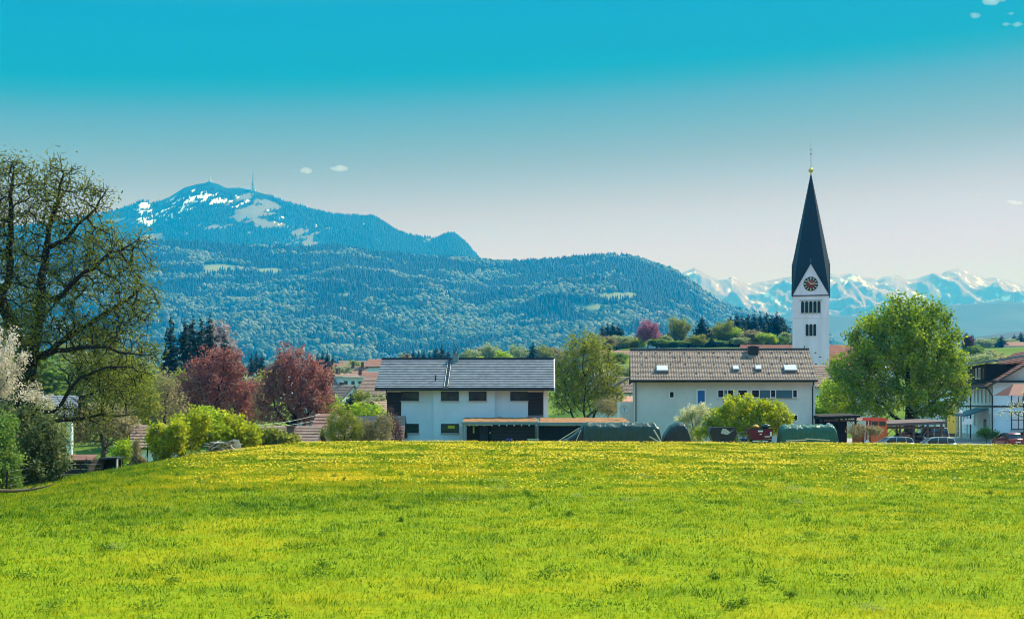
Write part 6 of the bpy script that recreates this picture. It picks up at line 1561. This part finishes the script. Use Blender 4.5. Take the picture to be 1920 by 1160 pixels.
# ---- sheds at the meadow edge, left
sh = thing('garden_shed', 'low garden shed with red tiled roof left of the small conifer', 'shed', (X(140, 100), 100, mz(X(140, 100), 100) - .8))
q = MB(); hz_ = Z(862, 100) - sh.location.z; q.b(-.9, 1.0, 0, 2.2, 0, hz_); q.build('wall', M['timber_dark'], sh)
q = MB(); slope(q, -1.05, 1.25, (-.25, hz_), (1.4, hz_ + .34), 6, .03); q.build('roof', [M['tile_pink'], M['timber_beam']], sh)
os_ = thing('open_shelter', 'dark open shelter with sloping roof and white post at the meadow edge', 'shelter', (X(203, 98), 98, mz(X(203, 98), 98) - .5))
def sx_(px): return X(px, 98) - X(203, 98)
def sz_(py): return Z(py, 98) - os_.location.z
q = MB(); q.prism([(sx_(176), sz_(884)), (sx_(188), sz_(858)), (sx_(222), sz_(857)), (sx_(222), sz_(859.5)), (sx_(190), sz_(861)), (sx_(180), sz_(884))], 'y', -.3, 2); q.build('roof', M['trim_dark'], os_)
q = MB(); q.b(sx_(181), sx_(216), 1.4, 1.5, 0, sz_(861.5)); q.build('back_wall', M['timber_black'], os_)
q = MB(); q.b(sx_(219), sx_(222), -.2, -.05, 0, sz_(859.8)); q.build('post', M['board_pale'], os_)

# ---- wire fence along the lower left edge, with the fallen branch
def fence(label, pts, hgt, rails=3, rp=.05):
    A = Vector(pts[0]); t = thing('wire_fence', label, 'fence', A)
    for k, p in enumerate(pts):
        q = MB(); l_ = Vector(p) - A; q.tube([(l_.x, l_.y, l_.z - .2), (l_.x + .03, l_.y, l_.z + hgt)], rp, 6); q.build('post', M['bark'], t)
    q = MB()
    for r_ in range(rails):
        z_ = hgt * (.35 + .6 * r_ / max(1, rails - 1)); q.tube([Vector(p) - A + Vector((0, 0, z_)) for p in pts], .008 if rails > 1 else .02, 4)
    q.build('wire', M['steel'], t)
def edge(px, d): x = X(px, d); return (x, d, mz(x, d))
fence('dark post and wire fence below the shrubs at the lower left', [edge(12, 60), edge(60, 68), edge(105, 78), edge(150, 88), edge(190, 96)], 1.0)
fence('short row of dark posts in front of the left hedge bushes', [edge(262, 95), edge(276, 95.5), edge(290, 96), edge(303, 96.5), edge(318, 97)], 1.15)
br = MB(); pts_ = [Vector((X(q, 55), 55 + .3 * i_, mz(X(q, 55), 55) + w_)) for i_, (q, w_) in enumerate(((-14, .30), (18, .20), (44, .17), (62, .20), (82, .28)))]; br.tube([p - pts_[0] for p in pts_], [.075, .07, .06, .045, .02], 6); br.tube([pts_[2] - pts_[0], pts_[2] - pts_[0] + Vector((.35, .1, .25))], [.02, .008], 5)
o = br.build('fallen_branch', M['bark_warm']); o.location = pts_[0]; tag(o, 'long pale fallen branch lying in the grass at the lower left', 'branch')

# ---- lamp and sign posts, cables
def sign_post(name, label, cat, px, d, top, board):
    z0 = vz(X(px, d), d); t = thing(name, label, cat, (X(px, d), d, z0)); h = Z(top, d) - z0
    q = MB(); q.tube([(0, 0, 0), (0, 0, h)], .04, 6); q.build('post', M['steel'], t)
    q = MB()
    if board == 'lamp': q.lathe([(.001, h), (.2, h), (.24, h + .12), (.16, h + .32), (.001, h + .36)], (0, 0, 0), 12); q.build('lamp_head', M['trim_white'], t)
    else:
        q.b(-.55, .55, -.06, -.041, h - .55, h - .28); q.b(-.35, .6, -.06, -.041, h - .25, h); q.build('sign_board', M['trim_white'], t)
sign_post('lamp_post', 'slim lamp post with white head left of the sign before the guest house', 'lamp', 1801, 148, 775, 'lamp'); sign_post('sign_post', 'post with two white sign boards before the guest house canopy', 'sign', 1813, 147, 785, 'sign')
sign_post('lamp_post', 'slim lamp post with white head beside the ochre panel', 'lamp', 1772, 158, 775, 'lamp')
def cable(label, a, b_, da, db, sag, r=.02):
    A = at(*a, da); B = at(*b_, db); q = MB(); q.tube([A.lerp(B, t) - A - Vector((0, 0, sag * 4 * t * (1 - t))) for t in np.linspace(0, 1, 9)], r, 4); o = q.build('overhead_cable', M['board_pale']); o.location = A; tag(o, label, 'cable')
cable('upper thin overhead cable before the right copper beech', (482, 797), (600, 776), 118, 126, .15); cable('lower thin overhead cable before the right copper beech', (482, 801), (592, 788), 118, 124, .12)

# ---- mast and summit monument on the mountain
def ridge_at(px): d = 7200.0; return Vector((X(px, d), d, float(h_gr(np.array([px], float), np.array([d]))[0])))
p = ridge_at(474); p.z -= 8; tm = thing('transmitter_mast', 'tall thin transmitter mast on the snow patched mountain', 'mast', p); Hm = Z(323, 7200) - p.z
q = MB(); q.tube([(0, 0, 0), (0, 0, Hm * .55)], [7, 5], 8); q.build('tower_shaft', M['steel'], tm)
q = MB(); q.tube([(0, 0, Hm * .55), (0, 0, Hm)], [3.6, 2.0], 6); q.build('antenna', M['steel'], tm)
q = MB(); q.b(-14, 14, -8, 8, 0, 14); q.lathe([(7, Hm * .40), (8.5, Hm * .42), (8.5, Hm * .45), (6, Hm * .46)], (0, 0, 0), 10); q.build('station', M['concrete'], tm)
p = ridge_at(393); p.z -= 4; sm = thing('summit_monument', 'tiny monument on the summit of the snow patched mountain', 'monument', p)
q = MB(); q.lathe([(.001, 0), (12, 0), (9, 10), (4, 14), (3, 34), (.001, 38)], (0, 0, 0), 8); q.build('tower', M['concrete'], sm)

# ---- clouds beyond the haze: small puffs of real vapour
m, n, l, o = nmat('cloud_vapour'); pv = n.new('ShaderNodeVolumePrincipled'); pv.inputs['Color'].default_value = (1, 1, 1, 1); pv.inputs['Density'].default_value = 0.006; pv.inputs['Anisotropy'].default_value = 0.2; l.new(pv.outputs[0], o.inputs['Volume']); M['cloud'] = m
def cloud(label, px, py, d, w, h, seed, n=22):
    g = np.random.default_rng(seed); c = at(px, py, d); s = d / F; q = MB(); Vs = []; Fs = []; b0 = 0
    import bmesh
    bm = bmesh.new()
    for k in range(n):
        u = g.normal(0, .32); r_ = (h * .5) * (.22 + .45 * g.random()) * (1 - min(.6, abs(u))); zo = h * .33 * (g.random() ** 1.3 - .35) * (1 - min(.8, abs(u)))
        mm = bmesh.ops.create_icosphere(bm, subdivisions=2, radius=1.0)
        for v in mm['verts']:
            nn = 1 + .22 * float(vnoise(v.co.x * 2 + k, v.co.z * 2 + v.co.y, seed)); v.co = Vector((v.co.x * r_ * 1.5 * s * nn + u * w * .9 * s, v.co.y * r_ * s * 1.3, v.co.z * r_ * s * nn + zo * s))
    me = bpy.data.meshes.new('cloud'); bm.to_mesh(me); bm.free(); me.materials.append(M['cloud']); o = bpy.data.objects.new('cloud', me); o.location = c; COL.objects.link(o); tag(o, label, 'cloud', 'small white clouds')
    rm = o.modifiers.new('merge', 'REMESH'); rm.mode = 'VOXEL'; rm.voxel_size = max(2.5, h * s / 14)
for a in (('small round white cloud right above the mast mountain, the left of two', 574, 320, 10500, 26, 18, 1), ('flat bottomed white cloud right of the small round one', 638, 317, 10500, 36, 20, 2), ('thin white cloud low at the right photo edge', 1904, 380, 11500, 46, 16, 3),
          ('larger white cloud cut by the top photo edge', 1858, 2, 7000, 36, 30, 4), ('small wisp of cloud below the larger cloud at the top right', 1829, 29, 7000, 18, 16, 5), ('wisp of cloud near the upper right corner, the lower one', 1908, 46, 7000, 18, 14, 6), ('wisp of cloud near the upper right corner, the higher one', 1896, 26, 7000, 16, 8, 7), ('faint wisp of cloud left of the lowest corner wisp', 1887, 46, 7000, 12, 12, 8), ('tiny cloud fleck high over the linden', 1833, 365, 11500, 12, 6, 9)): cloud(*a)
# =================================================================== TREES OF THE VILLAGE AND THE HILL
def on_valley(px, d): x = X(px, d); return (x, d, vz(x, d))
PROTO = {}
def proto(kind_, key, fn, h):
    PROTO[key] = (fn, h)
SP = 0
def spruce(px, top, d, r, label, group=None, var=0):
    r = r * 1.5
    """a spruce whose tip reaches the photo row top; the first of each shape is built, the rest are copies"""
    loc = on_valley(px, d); h = Z(top, d) - loc[2]; key = 'spruce%d' % var
    if key not in PROTO:
        o = build_conifer('spruce_tree', label, 'tree', loc, h, r, M['needle'], M['bark'], 90 + var, group, 38 + 2 * var, 15, (.04, .12, .30)[var % 3], 0, (.22, .3, .4)[var % 3], (.30, .4, .45)[var % 3], 4)
        PROTO[key] = (o, h, r); return o
    src, h0, r0 = PROTO[key]
    c = copy_tree(src); c.location = loc; c.rotation_euler = (0, 0, random.random() * 6.28); c.scale = (r / r0, r / r0, h / h0); c['label'] = label
    if group: c['group'] = group
    elif 'group' in c.keys(): del c['group']
    return c
def leafy(px, top, d, r, label, leaf='lf_pale', group=None, var=0, name='broadleaf_tree'):
    loc = on_valley(px, d); h = Z(top, d) - loc[2]; key = leaf + str(var)
    if key not in PROTO:
        g = np.random.default_rng(300 + len(PROTO)); bl_ = [(0, 0, h * .62, r * .72, r * .72, h * .34)]
        for k in range(6):
            a = g.random() * 6.28; bl_.append((math.cos(a) * r * .5, math.sin(a) * r * .5, h * (.38 + .42 * g.random()), r * .5, r * .5, h * .2))
        o = build_tree(name, label, 'tree', loc, bl_, M[leaf], M['bark_grey'], n_attr=420, step=h / 16, n_leaf=5200, lsize=h * .022, spread=h * .05, base_r=h * .022, tip=h * .0022, seed=300 + len(PROTO), group=group, trunk=[(0, 0, -.4), (0, 0, h * .22)], gaps=.4)
        PROTO[key] = (o, h, r); return o
    src, h0, r0 = PROTO[key]
    c = copy_tree(src); c.location = loc; c.rotation_euler = (0, 0, random.random() * 6.28); c.scale = (r / r0, r / r0, h / h0); c['label'] = label
    if group: c['group'] = group
    elif 'group' in c.keys(): del c['group']
    return c

# tall spruces left of the copper beech
GS = 'tall spruces between oak and copper beech'
spruce(320, 588, 240, 2.6, 'dark spruce nearest the oak, left of the tall spruce trio', GS, 0)
spruce(347, 596, 250, 2.3, 'slim spruce at the left of the tall trio behind the copper beech', GS, 2)
spruce(362, 592, 252, 2.4, 'middle spruce of the tall trio with bare lower stem', GS, 2)
spruce(377, 592, 246, 2.6, 'right and fullest spruce of the tall trio', GS, 0)
spruce(394, 588, 238, 2.6, 'pointed spruce right of the trio, above the left copper beech', GS, 1)
spruce(420, 628, 236, 3.6, 'broad flat topped conifer right of the pointed spruce', GS, 1)
leafy(411, 596, 300, 4.2, 'pale pinkish blossoming tree behind the pointed spruce', 'lf_pink')
# blue green spruces over the village
GV = 'small dark spruces beyond the village roofs'
for px, top, d, r in ((471, 660, 420, 2.4), (481, 657, 425, 2.4), (491, 659, 418, 2.4)): spruce(px, top, d, r, 'small dark spruce in the trio between the copper beeches', GV, 0)
spruce(524, 658, 440, 2.2, 'lone spruce tip just left of the right copper beech', GV, 1)
for px, top, d, r in ((596, 660, 520, 2.6), (605, 657, 530, 2.6), (614, 656, 525, 2.6), (624, 664, 520, 2.6), (637, 668, 510, 2.4)): spruce(px, top, d, r, 'small dark spruce behind the right shoulder of the right copper beech', GV, 0)
leafy(668, 673, 400, 2.6, 'small round dark tree above the chimneyed village roofs', 'lf_green')
for k, (px, top, r) in enumerate(((765, 656, 3), (775, 655, 3), (785, 655, 3), (795, 656, 3), (806, 657, 3), (818, 649, 3.4), (829, 645, 3.6), (840, 655, 3))): spruce(px, top, 560 + (k % 3) * 8, r, 'dark spruce in the row behind the modern house, left of its chimney', 'spruce row behind the modern house', k % 2)
spruce(854, 647, 545, 2.6, 'spruce tip right behind the modern house chimney', GV, 0)
spruce(1000, 640, 470, 3.2, 'sharp dark spruce above the right end of the modern house roof', GV, 1)
leafy(757, 660, 540, 3, 'small reddish brown tree at the left end of the spruce row', 'lf_brown')
for px, top, d, r, lf, lb in ((880, 652, 520, 5, 'lf_pale', 'pale budding tree right of the modern house chimney'), (902, 648, 530, 5, 'lf_brown', 'brownish bare tree behind the middle of the modern house roof'), (926, 644, 525, 5, 'lf_pale', 'tall pale branching tree behind the middle of the modern house roof'),
    (950, 655, 440, 4, 'lf_lime', 'lime green round tree behind the modern house ridge'), (905, 668, 430, 6, 'lf_lime', 'low lime green bush on the ridge right of the modern house chimney'), (972, 646, 540, 5, 'lf_pale', 'pale tree left of the sharp spruce'), (1018, 645, 500, 4.6, 'lf_bud', 'green budding tree right of the sharp spruce'), (1036, 648, 520, 4.5, 'lf_brown', 'brown tree left behind the round willow')): leafy(px, top, d, r, lb, lf)
# hill right of the willow
GH = 'spruces on the rise left of the church'
for px, top, d, r in ((1129, 608, 520, 3.0), (1139, 605, 525, 3.2), (1149, 604, 522, 3.4), (1159, 607, 518, 3.2), (1166, 616, 515, 2.6)): spruce(px, top, d, r, 'dark spruce in the cluster left of the purple beech', GH, 0)
spruce(1178, 630, 480, 2.4, 'short blue spruce right below the spruce cluster', GH, 1)
leafy(1160, 628, 475, 4.5, 'pale blue green tree in front of the spruce cluster', 'lf_pale'); leafy(1190, 630, 480, 4, 'pale tree left of the purple beech', 'lf_pale')
leafy(1215, 597, 460, 4.4, 'purple red beech alone on the rise above the tan house', 'lf_beech2', None, 0, 'purple_beech')
spruce(1254, 624, 462, 2.2, 'small dark spruce right of the purple beech', GH, 1)
leafy(1277, 594, 470, 4.6, 'tall olive tree with open crown between purple beech and the big spruce', 'lf_bud', None, 1)
spruce(1316, 592, 462, 3.0, 'big pointed spruce standing free above the tan house roof', GH, 1)
leafy(1352, 600, 470, 4.6, 'olive rounded tree right of the free standing spruce', 'lf_bud', None, 1); leafy(1338, 615, 480, 3.5, 'pale pinkish tree just right of the free standing spruce', 'lf_brown')
spruce(1334, 632, 450, 1.9, 'small dark conifer on the tan house ridge line', GH, 0); spruce(1380, 627, 452, 2.0, 'small cone shaped conifer at the left end of the red nave roof', GH, 0)
leafy(1412, 617, 455, 3.4, 'reddish brown rounded tree above the nave roof', 'lf_brown'); leafy(1395, 640, 452, 3, 'pinkish low bush left of the nave roof', 'lf_brown'); leafy(1378, 612, 468, 3.6, 'yellow green tree before the spruce grove', 'lf_lime')
for k, (px, top) in enumerate(((1370, 592), (1381, 587), (1392, 590), (1403, 588), (1414, 586), (1426, 588), (1437, 584), (1448, 590), (1457, 583), (1466, 592))): spruce(px, top, 510 + (k % 4) * 9, 3.6, 'tall dark spruce in the grove left of the church tower', 'spruce grove left of the church tower', (0, 1)[k % 2])
for k, px in enumerate((1262, 1268, 1292, 1300, 1326, 1345, 1364)): leafy(px, 640 - (k % 2) * 2, 455, 3.4, 'low dark green bush in the hedge on the rise above the tan house', 'lf_green', 'hedge bushes on the rise', 0)
for k, px in enumerate((1118, 1138, 1184, 1203, 1232, 1243, 1288, 1304, 1328, 1362, 1386, 1402, 1426, 1440, 1456, 1474)):
    leafy(px, 622 + (k * 7) % 15, 436 + (k * 13) % 40, 2.6 + (k * 5) % 3 * .5, 'rounded spring tree in the mixed row on the rise behind the tan house', ('lf_pale', 'lf_bud', 'lf_green', 'lf_brown', 'lf_lime')[(k * 3) % 5], 'mixed tree row on the rise behind the tan house', 1 if (k * 3) % 5 == 1 else 0)
# right side
leafy(1817, 626, 420, 2.4, 'thin bare tree rising right of the linden', 'lf_plum'); 
for px, top, d, r, lf, lb in ((1832, 660, 330, 5, 'lf_pale', 'grey green bush slope right of the linden, left one'), (1852, 656, 340, 5, 'lf_brown', 'grey brown bush slope above the guest house roof'), (1822, 645, 420, 3.4, 'lf_green', 'dark rounded tree right of the linden top'), (1835, 678, 280, 4, 'lf_bud', 'olive bush between the linden and the red brown roof'),
    (1850, 634, 720, 7, 'lf_pale', 'hazy tree on the skyline above the guest house, left one'), (1868, 632, 730, 7, 'lf_green', 'hazy tree on the skyline above the guest house, middle one'), (1888, 634, 735, 6, 'lf_pale', 'hazy pale tree on the skyline left of the pale red hill house')): leafy(px, top, d, r, lb, lf)
spruce(1878, 628, 720, 4, 'dark hazy conifer on the skyline above the guest house', GH, 0); spruce(1902, 626, 740, 3.4, 'hazy slim conifer on the skyline, left of the last one', GH, 1); spruce(1914, 622, 745, 3.6, 'hazy slim conifer on the skyline at the right photo edge', GH, 1)
# village trees
for px, top, d, r, lf, lb in ((640, 680, 360, 4.5, 'lf_pale', 'pale green rounded tree above the dormered village house'), (612, 690, 300, 4, 'lf_brown', 'brown green tree right of the right copper beech crown'), (675, 728, 215, 3.2, 'lf_bud', 'olive tree between the village houses and the modern house'), (722, 740, 190, 3, 'lf_brown', 'grey bare tree left of the modern house gable'), (704, 738, 205, 3, 'lf_pale', 'grey green tree under the hipped village roof'),
    (624, 736, 180, 2.2, 'lf_lime', 'bright yellow green tree at the right edge of the copper beech'), (698, 752, 150, 2.5, 'lf_lime', 'lime yellow bush before the gabled house by the timber corner'), (440, 690, 320, 5, 'lf_pale', 'pale green tree in the gap right of the left copper beech'), (500, 690, 300, 4, 'lf_lime', 'yellow green tree tip left of the right copper beech'), (462, 720, 230, 4, 'lf_pale', 'grey green tree low between the copper beeches'),
    (340, 690, 210, 4, 'lf_bud', 'olive tree between the spruce trio and the garden trees'), (285, 690, 190, 5, 'lf_bud', 'olive tree behind the loose green tree by the oak'), (235, 660, 220, 6, 'lf_pale', 'pale green tree seen through the oak limbs'), (150, 650, 240, 7, 'lf_pale', 'pale tree far behind the oak stem'), (60, 650, 230, 7, 'lf_green', 'green tree behind the white blossom'),
    (1172, 680, 300, 3, 'lf_pale', 'small pale tree in the gap left of the tan house'), (1150, 660, 400, 4, 'lf_green', 'green tree beside the distant salmon roof'), (1545, 742, 190, 3, 'lf_lime', 'yellow tree in the gap right of the tan house'), (1600, 700, 230, 5, 'lf_bud', 'olive tree behind the left side of the linden')): leafy(px, top, d, r, lb, lf)
spruce(657, 735, 200, 2.0, 'dark conifer between village houses left of the modern house', GV, 0); spruce(640, 700, 330, 2, 'slim dark conifer beside the white gabled village house', GV, 1)

# ---- woods and hedges that close the valley floor further out: one mass
nv_ = 5200
D = 760 + 2300 * rng.random(nv_) ** 0.9; U = rng.uniform(-300, 2250, nv_); Xv = (U - 960) / F * D
w_ = fbm(Xv / 160.0, D / 160.0, 4, 91); ok = (w_ > -0.02); Xv = Xv[ok]; D = D[ok]; U = U[ok]; n_ = len(D)
Pv = np.stack([Xv, D, valley_z(Xv, D) - .8], -1); Hv = rng.uniform(9, 20, n_); cn_ = rng.random(n_) < .45
V, FF = cones(Pv[cn_], Hv[cn_] * 1.1, Hv[cn_] * .24, 7); kind(tag(fast('valley_conifers', V, FF, M['far_conifer'], None, {'tint': rng.random(len(V))}), 'dark conifer woods on the far valley floor', 'forest'), 'stuff')
V, FF = puffs(Pv[~cn_], Hv[~cn_] * .8, Hv[~cn_] * .36, 8); nt_ = int((~cn_).sum()); kind(tag(fast('valley_broadleaf_wood', V, FF, M['far_broad'], None, {'tint': np.tile(np.repeat(rng.random(nt_), 12), 5)}), 'pale broadleaf woods on the far valley floor', 'forest'), 'stuff')
